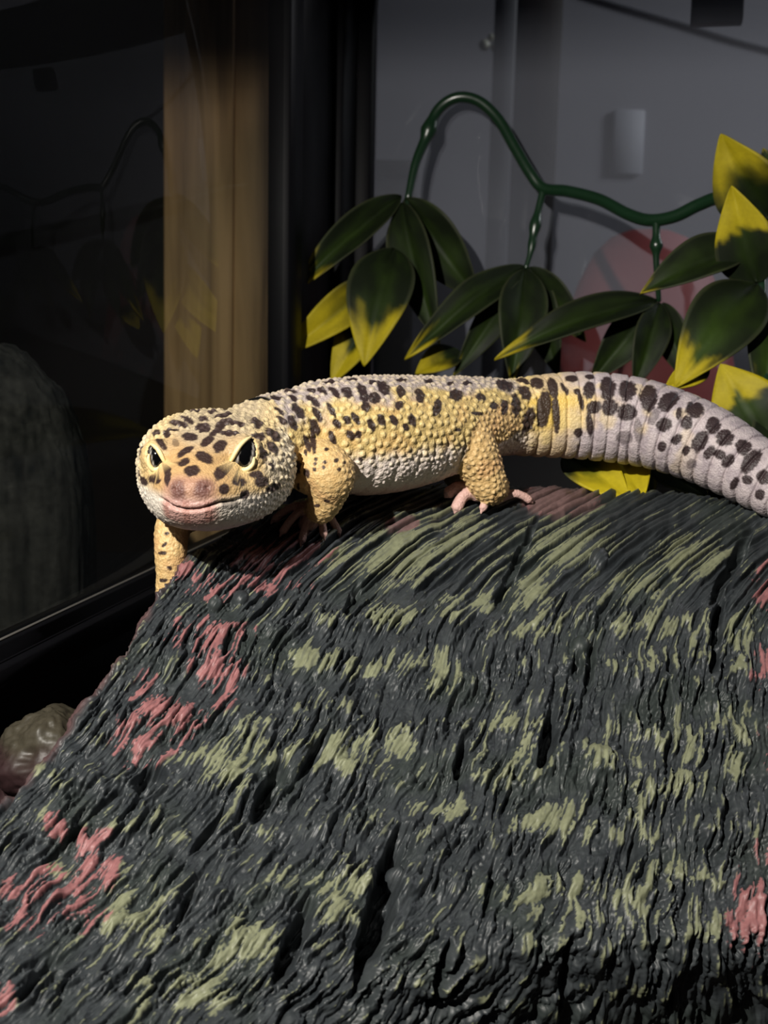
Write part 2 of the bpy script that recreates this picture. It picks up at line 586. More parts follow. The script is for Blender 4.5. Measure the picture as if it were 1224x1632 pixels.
# ================================================================== BARK HIDE
ROWS = [
    [(-420, 1700, 13.8), (420, 1700, 15.8), (700, 1700, 17.9), (1000, 1700, 19.8), (1320, 1700, 20.8)],
    [(-320, 1600, 14.8), (480, 1600, 16.6), (750, 1590, 17.8), (1000, 1590, 18.9), (1320, 1590, 19.6)],
    [(-230, 1510, 15.8), (600, 1500, 17.4), (1000, 1500, 18.5), (1320, 1500, 19.2)],
    [(-90, 1365, 17.2), (600, 1350, 18.7), (1320, 1350, 20.1)],
    [(62, 1225, 18.7), (200, 1215, 19.0), (600, 1200, 20.1), (1320, 1200, 21.2)],
    [(192, 1048, 20.3), (600, 1050, 21.7), (1320, 1060, 22.4)],
    [(243, 960, 21.2), (450, 945, 22.1), (700, 935, 23.3), (1320, 950, 23.6)],
    [(279, 915, 21.8), (400, 880, 22.7), (560, 850, 24.0), (800, 845, 25.1), (1000, 845, 25.1), (1320, 880, 24.3)],
    [(296, 902, 22.3), (345, 866, 23.0), (430, 820, 24.1), (540, 794, 25.1), (650, 786, 26.0), (800, 780, 27.0), (950, 787, 27.2), (1100, 792, 26.6), (1224, 814, 25.6), (1320, 838, 25.1)],
]
TF = [0, 0.05, 0.13, 0.27, 0.42, 0.57, 0.72, 0.86, 1.0]
FLOORZ = 0.9
net = []
for r in ROWS:
    r = np.array(r, float)
    row = []
    for t in TF:
        x = r[0, 0] + (r[-1, 0] - r[0, 0]) * t
        row.append(P(x, np.interp(x, r[:, 0], r[:, 1]), np.interp(x, r[:, 0], r[:, 2])))
    net.append(row)
net = np.array(net)
front1 = net[0] + np.array([0, 0.2, -0.9])
front2 = front1 + np.array([0, 0.3, 0])
front2[:, 2] = FLOORZ
back1 = net[-1] + np.array([0.15, 1.6, -0.35])
back2 = net[-1] + np.array([0.3, 3.2, -1.9])
back3 = net[-1] + np.array([0.4, 4.4, 0])
back3[:, 2] = FLOORZ
net = np.vstack([[front2], [front1], net, [back1], [back2], [back3]])
left1 = net[:, 0] + np.array([-0.25, 0.45, -0.75])
left2 = net[:, 0] + np.array([-0.15, 1.1, -2.4])
left1[:, 2] = np.maximum(left1[:, 2], FLOORZ)
left2[:, 2] = np.maximum(left2[:, 2], FLOORZ)
left3 = left2 + np.array([0.1, 0.4, 0])
left3[:, 2] = FLOORZ
right1 = net[:, -1] + np.array([2.0, 0, -0.7])
right2 = net[:, -1] + np.array([3.4, 0, -3.2])
right3 = net[:, -1] + np.array([3.8, 0, 0])
for q in (right1, right2):
    q[:, 2] = np.maximum(q[:, 2], FLOORZ)
right3[:, 2] = FLOORZ
net = np.concatenate([left3[:, None], left2[:, None], left1[:, None], net, right1[:, None], right2[:, None], right3[:, None]], 1)
nr, nc = net.shape[:2]
rs = np.concatenate([np.linspace(i, i + 1, k, endpoint=False) for i, k in enumerate([8, 10, 48, 48, 88, 88, 104, 70, 70, 60, 36, 14, 10])] + [[nr - 1]])
cs = np.concatenate([np.linspace(i, i + 1, k, endpoint=False) for i, k in enumerate([6, 14, 30, 50, 80, 130, 140, 140, 140, 130, 110, 24, 10, 6])] + [[nc - 1]])
tmp = np.stack([catmull(net[:, j], rs) for j in range(nc)], 1)          # (R, nc, 3)
R_, C_ = len(rs), len(cs)
base = catmull(tmp.transpose(1, 0, 2).reshape(nc, -1), cs).reshape(C_, R_, 3).transpose(1, 0, 2)
base[..., 2] = np.maximum(base[..., 2], FLOORZ)
du = np.gradient(base, axis=1)
dv = np.gradient(base, axis=0)
nrm = np.cross(du, dv)
nrm /= np.linalg.norm(nrm, axis=2)[..., None] + 1e-12
if nrm[R_ // 2, C_ // 2, 2] < 0:
    nrm = -nrm
HX, HY, HD = proj(base.reshape(-1, 3))
HX = HX.reshape(R_, C_)
HY = HY.reshape(R_, C_)
# surface chart: g across the bark fibres, l along them
rr_, cc_ = np.meshgrid(rs, cs, indexing='ij')
ca = np.interp(HX, [-300, 0, 250, 500, 750, 950, 1224, 1500], [0.85, 0.80, 0.68, 0.52, 0.34, 0.14, 0.04, 0.0])
wb = np.interp(HX, [200, 450, 700, 900, 1300], [0.1, 0.45, 0.8, 1.0, 1.0])
yy = np.maximum(1040 - HY, 0) / 100.0
G = HX + ca * (HY - 1000) - 40 * wb * yy ** 2
wz = 1 - 0.6 * sstep(985, 900, HY) * sstep(380, 520, HX)
G = G + wz * (8 * perlin(HX / 80, HY / 90, 3) + 3.0 * perlin(HX / 28, HY / 38, 4) + 1.2 * perlin(HX / 9, HY / 14, 9))
Lc = HY + 10 * perlin(HX / 24, HY / 30, 22)
behind = sstep(9.9, 10.6, rr_)
up = sstep(985, 915, HY + 18 * perlin(HX / 50, HX * 0, 5)) * sstep(380, 520, HX) * (1 - behind)  # long unbroken fibres near the ridge top
# layered bark plates: each row rises toward its ragged lower end, then steps down
bandc = (HY + 30 * perlin(HX / 150, HY / 400, 6) + 24 * perlin(G / 18, HY / 300, 7) + 10 * perlin(G / 7, HY / 120, 8)) / 84.0
bf = bandc - np.floor(bandc)
saw = np.where(bf < 0.86, (bf / 0.86) ** 1.6, 1 - (bf - 0.86) / 0.14)
n1 = perlin(G / 30, Lc / 150, 10)
n2 = perlin(G / 13, Lc / 80, 11)
n3 = perlin(G / 6.5, Lc / 34, 12)
n4 = perlin(HX / 5.0, HY / 6.5, 13)
n5 = perlin(G / 3.4, Lc / 34, 23)
broad = perlin(HX / 130, HY / 110, 14)
lump = fbm(HX / 38, HY / 38, 15, 2)
rough_zone = 0.35 + 0.65 * sstep(-0.35, 0.30, perlin(HX / 85, HY / 60, 16))
cut = n2 + 0.55 * n3 + 0.2 * n4 + 0.35 * n1
plate_ = np.tanh(3.2 * cut + 0.75)                      # flat-topped splinters with sharp gaps between them
ucut = perlin(G / 15, Lc / 420, 17) + 0.6 * perlin(G / 8, Lc / 200, 18) + 0.2 * n3
uplate = np.tanh(3.4 * ucut + 0.7)
hgt = (1 - up) * (0.085 * plate_ * rough_zone + 0.035 * n1 + 0.030 * n3 + 0.005 * n4 + 0.020 * n5 + 0.075 * saw * rough_zone)
hgt += up * (0.105 * uplate + 0.024 * n3 + 0.004 * n4 + 0.018 * n5)
hgt += 0.06 * broad + 0.035 * lump
hi = (1 - up) * (0.55 * plate_ + 0.35 * n2 + 0.55 * n3 + 0.25 * n4 + 0.55 * n5 + 0.60 * (saw - 0.5) + 0.35 * lump) + up * (0.75 * uplate + 0.4 * n2 + 0.5 * n3 + 0.2 * n4 + 0.5 * n5)


def px_ellipse(x, y, a, b, ang):
    c, s = math.cos(math.radians(ang)), math.sin(math.radians(ang))
    dx, dy = HX - x, HY - y
    return np.sqrt(((dx * c + dy * s) / a) ** 2 + ((-dx * s + dy * c) / b) ** 2)


# deep gouges: x, y, half length, half width, angle, depth
GOUGE = [(604, 1452, 115, 22, 105, 0.75), (468, 1500, 75, 16, 112, 0.5), (873, 1178, 48, 12, 103, 0.45), (428, 1262, 55, 15, 117, 0.4),
         (238, 1245, 30, 16, 150, 0.4), (735, 1212, 30, 9, 105, 0.35), (1143, 1010, 75, 8, 96, 0.35), (500, 1205, 45, 9, 125, 0.3),
         (640, 1345, 28, 20, 100, 0.25), (330, 1330, 45, 8, 128, 0.22), (720, 1135, 40, 7, 108, 0.2), (940, 1060, 40, 6, 98, 0.2),
         (560, 960, 28, 9, 115, 0.2), (1165, 905, 70, 9, 118, 0.3), (820, 905, 80, 7, 115, 0.22), (110, 1340, 60, 8, 135, 0.25),
         (60, 1560, 50, 10, 125, 0.25), (300, 1440, 50, 8, 120, 0.2), (1010, 1350, 40, 6, 100, 0.15), (780, 1420, 45, 7, 100, 0.2),
         (1060, 1130, 40, 6, 95, 0.15), (160, 1290, 60, 7, 140, 0.25), (700, 1560, 60, 9, 103, 0.25), (900, 1560, 60, 8, 97, 0.2)]
for x, y, a, b, ang, dp in GOUGE:
    e = px_ellipse(x + 4 * perlin(HY / 22, HX / 60, 20), y, a, b, ang)
    k = sstep(1.25, 0.55, e)
    hgt -= dp * k
    hi -= 2.5 * k
# raised lips and knobs
for x, y, a, b, ang, dp in [(968, 1222, 42, 34, 0, 0.16), (470, 1215, 60, 12, 122, 0.12), (405, 1225, 50, 10, 118, 0.10), (545, 1190, 40, 9, 128, 0.10),
                            (235, 1195, 34, 26, 30, 0.12), (590, 1200, 26, 12, 120, 0.1)]:
    hgt += dp * sstep(1.2, 0.4, px_ellipse(x, y, a, b, ang))
# bubbles cast in the resin
bub = [(652, 1243, 10), (634, 1376, 15), (697, 1330, 11), (955, 893, 15), (343, 962, 12), (383, 955, 13), (585, 996, 7), (560, 950, 6), (880, 1066, 9), (905, 1062, 7),
       (925, 1030, 14), (1000, 1060, 8), (890, 1155, 7), (820, 1250, 6), (945, 1325, 6), (512, 1270, 8), (730, 1045, 7), (1140, 1080, 8), (1060, 1085, 7), (980, 1190, 8), (255, 1248, 7)]
for _ in range(190):
    x, y = rng.uniform(60, 1220), rng.uniform(930, 1560)
    if rng.random() < 0.65:
        y = rng.choice([945, 1055, 1065, 1110, 1235, 1340, 1360]) + rng.normal(0, 16)
    bub.append((x, y, rng.uniform(2.5, 5.5)))
for x, y, r in bub:
    i0 = np.abs(HX - x) < r * 1.3
    m = i0 & (np.abs(HY - y) < r * 1.3)
    if not m.any():
        continue
    d2 = ((HX[m] - x) ** 2 + (HY[m] - y) ** 2) / r ** 2
    dome = np.sqrt(np.clip(1 - d2, 0, 1))
    w_ = 0.8 * (d2 < 1)
    hgt[m] = hgt[m] * (1 - w_) + np.mean(hgt[m]) * w_ + r * 0.0125 * dome
    hi[m] -= 0.5 * (dome > 0)

edge = sstep(0.0, 1.0, rr_ - 0.6) * sstep(nr - 1.2, nr - 2.2, rr_) * sstep(0.5, 1.6, cc_) * sstep(nc - 1.2, nc - 2.5, cc_)
hide_v = base + nrm * (hgt * edge)[..., None]
hide_v[..., 2] = np.maximum(hide_v[..., 2], FLOORZ)

# paint dry-brushed on the raised fibres
OLIVE = [(640, 885, 95, 60), (535, 885, 55, 45), (735, 870, 70, 60), (480, 1045, 70, 24), (900, 880, 70, 50), (990, 930, 90, 45), (870, 1010, 80, 22), (1080, 1030, 100, 38),
         (1010, 1000, 70, 24), (420, 1200, 120, 45), (360, 1240, 45, 45), (530, 1200, 60, 40), (590, 1195, 45, 25), (640, 1190, 35, 22), (810, 1175, 70, 42), (765, 1195, 45, 25),
         (970, 1200, 55, 40), (1080, 1190, 45, 55), (1172, 1190, 32, 65), (900, 1320, 45, 40), (960, 1440, 140, 42), (870, 1440, 50, 34), (1130, 1465, 50, 45), (400, 1500, 62, 60),
         (350, 1540, 45, 45), (190, 1450, 55, 60), (240, 1480, 45, 55), (580, 1405, 42, 55), (530, 1430, 40, 50), (690, 1100, 40, 22), (705, 1060, 45, 24), (580, 1060, 45, 24),
         (620, 990, 45, 22), (800, 1235, 45, 30), (1100, 890, 70, 45), (700, 1290, 50, 24), (1020, 1290, 45, 55), (300, 1590, 70, 40), (1080, 1250, 35, 45), (840, 1300, 40, 40),
         (1180, 1010, 30, 60), (100, 1400, 40, 40), (1060, 1390, 60, 40), (760, 960, 60, 30), (860, 940, 50, 40)]
PINK = [(330, 1015, 66, 30), (345, 942, 46, 22), (228, 1192, 48, 46), (285, 1150, 42, 40), (345, 1085, 44, 44), (235, 1110, 22, 34), (48, 1440, 48, 52), (122, 1430, 54, 54), (155, 1375, 34, 44),
        (1205, 1370, 38, 28), (1198, 1465, 50, 66), (1218, 1195, 20, 36), (1214, 1070, 20, 42), (1222, 950, 22, 46), (450, 885, 80, 36), (490, 893, 14, 22), (0, 1605, 24, 30), (292, 915, 24, 16),
        (892, 802, 60, 26), (640, 842, 26, 12), (88, 1330, 18, 24), (430, 935, 60, 14)]


def patch(lst):
    f = np.zeros_like(HX)
    wx = HX + 14 * perlin(HX / 40, HY / 40, 30)
    wy = HY + 14 * perlin(HX / 40, HY / 40, 31)
    for x, y, a, b in lst:
        f = np.maximum(f, np.clip(1.25 - np.sqrt(((wx - x) / a) ** 2 + ((wy - y) / b) ** 2), 0, 1))
    return f


po = patch(OLIVE)
pp = patch(PINK)
vis = 1 - behind
mo = sstep(0.02, 0.14, hi + 0.85 * po - 0.92 - 0.05 * up) * sstep(-0.05, 0.12, po + 0.3 * n3)
mo = mo * vis * sstep(1, 1.4, cc_ / 2.0)
mp_ = sstep(0.02, 0.14, hi + 0.95 * pp - 0.80) * sstep(0.08, 0.2, pp) * vis
muted = np.maximum(sstep(1.15, 0.8, px_ellipse(892, 800, 62, 30, 0)), sstep(1.15, 0.8, px_ellipse(640, 842, 28, 13, -15)))
char1, char2 = lin(38, 42, 45), lin(56, 60, 62)
col = char1 + (char2 - char1) * np.clip(0.5 + 0.6 * perlin(HX / 21, HY / 33, 81), 0, 1)[..., None]
green = sstep(0.0, 0.5, perlin(HX / 120, HY / 100, 82))[..., None]
col = col * (1 - 0.35 * green) + lin(46, 54, 46) * 0.35 * green
ol = lin(114, 117, 93) * (1 + 0.12 * perlin(HX / 30, HY / 30, 83))[..., None]
pk = lin(134, 90, 90) * (1 + 0.10 * perlin(HX / 30, HY / 30, 84))[..., None]
col = col + (ol - col) * np.clip(mo, 0, 1)[..., None]
col = col + (pk - col) * np.clip(mp_, 0, 1)[..., None]
mt = (muted * sstep(-0.5, -0.1, hi))[..., None]
col = col + (lin(108, 88, 86) - col) * mt * 0.9
sidew = (sstep(3.35, 2.9, cc_ + 0.15 * lump))[..., None]                        # unpainted purplish brown resin on the broken edge
col = col + (lin(88, 66, 66) - col) * sidew * 0.85
hide_me = raw_mesh('bark_surface', hide_v.reshape(-1, 3), grid_quads(R_, C_))
set_color(hide_me, np.clip(col.reshape(-1, 3), 0.004, 1))
if hide_me.polygons[(R_ // 2) * (C_ - 1) + C_ // 2].normal.z < 0:
    hide_me.flip_normals()
M_BARK = attr_mat('painted_resin_bark', 0.46, 0.30, 900, 0.25, 0.0002, 0.18)
hc = base[R_ // 2, C_ // 2]
hide = empty('bark_hide', (hc[0], hc[1], FLOORZ), 'grey resin bark hide painted with olive and pink patches under the gecko', 'reptile hide')
bark = link('bark_shell', hide_me, M_BARK)


# the side lobe at the hide's foot
def rock_arrays(c, rad, seed, nu=96, nv=60):
    V, Q, T = sphere_arrays(np.zeros(3), 1.0, nu, nv)
    n = V / (np.linalg.norm(V, axis=1)[:, None] + 1e-9)
    dsp = 0.22 * noise3(n + 3, 1.3, seed) + 0.08 * noise3(n + 3, 3.3, seed + 1) - 0.09 * np.abs(noise3(n + 3, 5.0, seed + 2)) + 0.025 * noise3(n + 3, 14.0, seed + 3)
    return c + n * (1 + dsp)[:, None] * np.array(rad), Q, T


lc = P(85, 1215, 20.6)
V, Q, T = rock_arrays(lc, (1.05, 0.9, 0.95), 41)
V[:, 2] = np.maximum(V[:, 2], FLOORZ)
me = raw_mesh('side_lobe', V, Q, T)
t = noise3(V, 1.1, 44)
tt = sstep(0.0, 0.4, (V[:, 2] - lc[2]) / 0.9 + 0.5 * t - 0.1)[:, None]
set_color(me, lin(44, 30, 31) * (1 - tt) + lin(58, 54, 44) * tt)
lobe = link('side_lobe', me, M_BARK, label='rounded brownish lobe of the hide')
V2, Q2, T2 = rock_arrays(lc + np.array([0, 0.2, -2.6]), (1.5, 1.2, 2.6), 47)
V2[:, 2] = np.maximum(V2[:, 2], FLOORZ)
me2 = raw_mesh('side_foot', V2, Q2, T2)
set_color(me2, np.tile(lin(44, 30, 31), (len(V2), 1)))
foot_ = link('side_foot', me2, M_BARK)
adopt(hide, bark, lobe, foot_)

_vis = (rr_ > 2) & (rr_ < 10.3)
_vx, _vy, _vp = HX[_vis], HY[_vis], hide_v[_vis]


def on_hide(px, py, lift=0.0):
    k = np.argmin((_vx - px) ** 2 + (_vy - py) ** 2)
    return _vp[k] + np.array([0, -0.02, lift])


# ================================================================== GECKO
BODY = [  # px, py, distance, half width, height above, height below
    (385, 738, 22.5, 0.78, 0.96, 0.55), (420, 720, 22.95, 0.88, 1.03, 0.60), (462, 706, 23.5, 0.92, 1.00, 0.78), (510, 700, 23.9, 1.16, 1.13, 1.02),
    (570, 695, 24.35, 1.30, 1.18, 1.20), (635, 688, 25.0, 1.35, 1.15, 1.20), (700, 678, 25.7, 1.28, 1.03, 1.06), (760, 670, 26.3, 1.08, 0.93, 0.86),
    (812, 668, 26.7, 0.84, 0.86, 0.80), (862, 664, 26.9, 0.86, 0.93, 0.88), (930, 662, 27.0, 0.95, 0.98, 0.96), (1000, 668, 26.9, 0.95, 0.96, 0.98),
    (1060, 683, 26.6, 0.92, 0.92, 0.92), (1120, 706, 26.2, 0.86, 0.86, 0.86), (1178, 738, 25.7, 0.76, 0.76, 0.76), (1230, 772, 25.2, 0.66, 0.66, 0.64),
    (1300, 815, 24.6, 0.50, 0.5, 0.5), (1370, 848, 24.2, 0.34, 0.34, 0.34), (1450, 878, 24.0, 0.14, 0.14, 0.14)]
bp = np.array([[*P(b[0], b[1], b[2]), b[3], b[4], b[5]] for b in BODY])
bs = catmull(bp, 260)
BT = np.linspace(0, len(BODY) - 1, 260)


def loft(C, fr, nseg=56, expo=2.15):
    """C rows: centre(3), half width, up, down ; fr gives side/up vectors"""
    a = np.linspace(0, 2 * np.pi, nseg, endpoint=False)
    ca_, sa_ = np.cos(a), np.sin(a)
    x = np.sign(ca_) * np.abs(ca_) ** (2 / expo)
    y = np.sign(sa_) * np.abs(sa_) ** (2 / expo)
    V = []
    for row, (s, u) in zip(C, fr):
        hh = np.where(y > 0, row[4], row[5])
        V.append(row[:3] + x[:, None] * row[3] * s + (y * hh)[:, None] * u)
    k, n = len(C), nseg
    V = np.vstack(V + [C[:1, :3], C[-1:, :3]])
    j = np.arange(n)
    T = np.vstack([np.stack([np.full(n, k * n), (j + 1) % n, j], -1), np.stack([np.full(n, k * n + 1), (k - 1) * n + j, (k - 1) * n + (j + 1) % n], -1)])
    return V, grid_quads(k, n, True), T


tan = np.gradient(bs[:, :3], axis=0)
tan /= np.linalg.norm(tan, axis=1)[:, None]
side = np.cross(tan, Z)
side /= np.linalg.norm(side, axis=1)[:, None]
upv = np.cross(side, tan)
parts = [loft(bs, list(zip(side, upv)))]

# head, in its own frame: x to the snout, y to the animal's left, z up
HC = P(336, 742, 21.6)
HF = np.array([-0.085, -0.992, -0.085])
HF /= np.linalg.norm(HF)
HL = np.cross(Z, HF)
HL /= np.linalg.norm(HL)
HU = np.cross(HF, HL)
_rl = math.radians(-2.0)
HL, HU = HL * math.cos(_rl) + HU * math.sin(_rl), HU * math.cos(_rl) - HL * math.sin(_rl)
HEAD = np.array([  # x, half width, top, bottom
    [1.66, 0.10, -0.10, 0.36], [1.63, 0.28, -0.02, 0.50], [1.55, 0.44, 0.07, 0.63], [1.38, 0.61, 0.17, 0.78], [1.15, 0.79, 0.29, 0.90], [0.85, 0.97, 0.44, 0.98],
    [0.5, 1.15, 0.60, 1.04], [0.1, 1.31, 0.74, 1.08], [-0.3, 1.42, 0.83, 1.08], [-0.7, 1.42, 0.87, 1.04], [-1.05, 1.30, 0.84, 0.96], [-1.4, 1.10, 0.76, 0.84], [-1.8, 0.92, 0.68, 0.72]])
hs = catmull(HEAD, 90)
HROW = np.array([[*(HC + HF * r[0]), max(r[1], 0.05), r[2], r[3]] for r in hs])
# top may lie below the axis at the snout: raise centre so both halves stay positive
for r_, q in zip(HROW, hs):
    mid = (q[2] - q[3]) / 2
    r_[:3] += HU * mid
    r_[4] = r_[5] = (q[2] + q[3]) / 2
parts.append(loft(HROW, [(HL, HU)] * len(HROW), 64, 2.4))
for sgn in (1, -1):      # swollen jowls
    pass


def head_pt(x, y, z):
    return HC + HF * x + HL * y + HU * z


# legs
SK = []       # skeleton samples: point, radius, part id, param


def limb(pts, part, n=24, seg=20):
    pts = np.asarray(pts, float)
    c = catmull(pts, n)
    parts.append(tube_arrays(c[:, :3], np.maximum(c[:, 3], 0.03), seg))
    for q in c:
        SK.append((*q[:4], part))
    return c


def pt(px, py, d, r):
    return [*P(px, py, d), r]


def hp(px, py, r, lift=None):
    q = on_hide(px, py)
    return [q[0], q[1], q[2] + (r * 1.05 if lift is None else lift + 0.05), r]


def toes(wrist, ends, r=0.085):
    w = np.asarray(wrist[:3])
    for (px, py) in ends:
        e = np.array(hp(px, py, r)[:3])
        m = w * 0.5 + e * 0.5
        m[2] += 0.13
        k = w * 0.2 + e * 0.8
        k[2] += 0.085
        limb([[*w, r * 1.25], [*m, r * 1.0], [*k, r * 0.95], [*e, r * 1.0]], 3, 14, 12)
        dr = (e - k) / np.linalg.norm(e - k)
        c = e + dr * 0.09
        limb([[*e, r * 0.7], [*(e * 0.5 + c * 0.5 + np.array([0, 0, 0.02])), r * 0.5], [*(c + np.array([0, 0, -0.03])), 0.02]], 3, 6, 8)


# near front leg
wr = hp(500, 838, 0.22, 0.26)
limb([pt(488, 735, 23.3, 0.58), pt(508, 746, 22.85, 0.56), pt(524, 757, 22.7, 0.50), pt(522, 784, 22.85, 0.38), pt(512, 812, 23.1, 0.28), wr], 2)
limb([wr, hp(494, 846, 0.2, 0.2), hp(486, 852, 0.15, 0.13)], 3, 8)
toes(wr, [(436, 839), (450, 856), (482, 868), (540, 852), (514, 868)], 0.085)
# far front leg, reaching down over the broken edge
limb([pt(340, 790, 23.2, 0.5), pt(296, 815, 22.9, 0.42), pt(276, 840, 22.7, 0.34), pt(272, 880, 22.6, 0.30), pt(269, 920, 22.65, 0.24), pt(264, 950, 22.7, 0.2)], 2)
wf = pt(263, 952, 22.7, 0.2)
for ex, ey in ((262, 985), (270, 996), (280, 992), (290, 978), (296, 962)):
    e = P(ex, ey, 22.75)
    limb([[*wf[:3], 0.1], [*(np.array(wf[:3]) * 0.5 + e * 0.5 + np.array([0, 0.05, 0.03])), 0.085], [*e, 0.08]], 3, 10, 12)
# near hind leg
an = hp(788, 806, 0.28, 0.36)
limb([pt(812, 672, 26.4, 0.50), pt(775, 672, 25.75, 0.56), pt(744, 688, 25.2, 0.54), pt(752, 716, 25.1, 0.51), pt(768, 748, 25.25, 0.45), pt(782, 778, 25.4, 0.36), an], 2, 30)
fm = hp(752, 810, 0.20, 0.24)
limb([an, hp(775, 811, 0.26, 0.30), fm], 3, 10)
toes(fm, [(712, 804), (727, 818), (742, 800)], 0.135)
toes(hp(790, 814, 0.14, 0.16), [(842, 813), (768, 824)], 0.095)
# far hind leg
limb([pt(730, 680, 27.0, 0.5), pt(700, 700, 27.9, 0.45), pt(722, 745, 28.2, 0.34), [*(P(735, 785, 28.4)), 0.24]], 2)
e0 = P(735, 785, 28.4)
for ddx, ddy in ((-0.9, 0.2), (-0.8, 0.6), (-0.3, 0.9), (0.4, 0.8), (0.8, 0.2)):
    limb([[*e0, 0.12], [*(e0 + np.array([ddx * 0.5, ddy * 0.5, -0.05])), 0.09], [*(e0 + np.array([ddx, ddy, -0.25])), 0.08]], 3, 8, 10)

GV, GQ, GT = join_arrays(parts)
bvh = BVHTree.FromPolygons([tuple(v) for v in GV], [tuple(q) for q in GQ] + [tuple(q) for q in GT])


def hit(px, py):
    d = P(px, py, 1.0) - CAM
    d /= np.linalg.norm(d)
    loc, nn, idx, dist = bvh.ray_cast(Vector(CAM), Vector(d))
    if loc is None:
        return None, None
    nn = np.array(nn)
    if nn @ d > 0:
        nn = -nn
    return np.array(loc), nn


# fuse into one continuous skin
src = bpy.data.objects.new('skin_source', raw_mesh('skin_source', GV, GQ, GT))
COL.objects.link(src)
md = src.modifiers.new('fuse', 'REMESH')
md.mode = 'VOXEL'
md.voxel_size = 0.023 * CM
md.adaptivity = 0
dg = bpy.context.evaluated_depsgraph_get()
gme = bpy.data.meshes.new_from_object(src.evaluated_get(dg))
gme.name = 'gecko_skin'
bpy.data.objects.remove(src)
n_v = len(gme.vertices)
co = np.empty(n_v * 3, np.float32)
gme.vertices.foreach_get('co', co)
V = co.reshape(-1, 3).astype(float) / CM
ed = np.empty(len(gme.edges) * 2, np.int32)
gme.edges.foreach_get('vertices', ed)
ed = ed.reshape(-1, 2)
deg = np.bincount(ed.ravel(), minlength=n_v).astype(float)


def smooth(A, it, f=0.5):
    for _ in range(it):
        S = np.stack([np.bincount(ed[:, 0], A[ed[:, 1], k], n_v) + np.bincount(ed[:, 1], A[ed[:, 0], k], n_v) for k in range(A.shape[1])], 1)
        A = A + f * (S / np.maximum(deg, 1)[:, None] - A)
    return A


V = smooth(V, 9)


def normals(V):
    gme.vertices.foreach_set('co', (V * CM).astype(np.float32).ravel())
    gme.update()
    a = np.empty(n_v * 3, np.float32)
    gme.vertex_normals.foreach_get('vector', a)
    return a.reshape(-1, 3).astype(float)


N = normals(V)
# which part is a vertex on, how far along, how high around
sk = [(*bs[i, :3], (bs[i, 3] + bs[i, 4] + bs[i, 5]) / 3, 0, BT[i]) for i in range(0, 260, 2)]
sk += [(*HROW[i, :3], (HROW[i, 3] + HROW[i, 4]) / 2 * 1.05, 1, hs[i, 0]) for i in range(0, 90, 3)]
sk += [(*q[:4], q[4], 0) for q in SK]
sk = np.array(sk)
best = np.full(n_v, 9e9)
bi = np.zeros(n_v, int)
for i, q in enumerate(sk):
    d = np.sqrt(((V - q[:3]) ** 2).sum(1)) / q[3]
    m = d < best
    best[m] = d[m]
    bi[m] = i
part = sk[bi, 4].astype(int)
bt = sk[bi, 5].copy()
# refine tail parameter by projecting along the axis
ib = np.clip((bt / BT[-1] * 259).round().astype(int), 0, 259)
off = V - bs[ib, :3]
seglen = np.linalg.norm(np.gradient(bs[:, :3], axis=0), axis=1)
arc = np.concatenate([[0], np.cumsum(np.linalg.norm(np.diff(bs[:, :3], axis=0), axis=1))])
sarc = arc[ib] + (off * tan[ib]).sum(1)
elev = (off * upv[ib]).sum(1) / ((bs[ib, 4] + bs[ib, 5]) / 2)
lat = (off * side[ib]).sum(1)
isb = part == 0
ish = part == 1
isl = part == 2
isf = part == 3
hl = np.stack([(V - HC) @ HF, (V - HC) @ HL, (V - HC) @ HU], 1)
ish = (ish & (hl[:, 0] > -1.3)) | (isb & (hl[:, 0] > -0.85) & (np.abs(hl[:, 1]) < 1.6))
isb = isb & ~ish
VX, VY, VD = proj(V)
tail = isb & (bt > 8.0)
front = ((V - CAM) * N).sum(1) < 0.0
nz1 = noise3(V, 2.2, 60)
nz2 = noise3(V, 6.0, 61)
nz3 = noise3(V, 16.0, 62)
sa = arc[np.searchsorted(BT, 8.0)]

# ---- form: mouth, nostrils, eyes, tail rings, folds
disp = np.zeros(n_v)
MOUTH = [(237, 782), (250, 791), (264, 799.5), (273, 806), (289, 811), (303, 812.6), (320, 811), (337, 806), (350, 801), (368, 799), (384, 794), (396, 784), (413, 769), (432, 759), (446, 752)]
ml = [hit(*q)[0] for q in catmull(MOUTH, 120)]
ml = np.array([q for q in ml if q is not None])
hsel = np.where(ish)[0]
md_ = np.full(n_v, 9.0)
for q in ml:
    md_[hsel] = np.minimum(md_[hsel], np.linalg.norm(V[hsel] - q, axis=1))
mfade = sstep(400, 350, VX) * 0.75 + 0.25
mfade = mfade * sstep(246, 268, VX)
disp -= 0.075 * mfade * np.exp(-(md_ / 0.024) ** 2)
zsgn = np.zeros(n_v)
disp += 0.012 * mfade * np.exp(-((md_ - 0.07) / 0.035) ** 2)
NOS = [hit(276, 779)[0], hit(330, 777)[0]]
nd = np.full(n_v, 9.0)
for q in NOS:
    nd[hsel] = np.minimum(nd[hsel], np.linalg.norm(V[hsel] - q, axis=1))
disp -= 0.045 * np.exp(-(nd / 0.032) ** 2)
# tail rings
ringp = 0.365
rph = ((sarc - sa) / ringp + 0.06 * nz1) % 1.0
rd = np.minimum(rph, 1 - rph) * ringp
ringm = tail * sstep(-0.1, 0.3, sarc - sa)
disp -= ringm * 0.055 * np.exp(-(rd / 0.028) ** 2)
disp += ringm * 0.03 * (1 - (np.abs(rph - 0.5) * 2) ** 2) * sstep(0.2, -0.6, elev)
fold = np.exp(-((((sarc + 0.10 * elev) / 0.40 + 0.25 * nz1) % 1.0 - 0.5) / 0.13) ** 2)
disp -= 0.028 * fold * isb * sstep(0.15, -0.25, elev) * sstep(sa - 0.2, sa - 1.0, sarc)
V = V + N * disp[:, None]

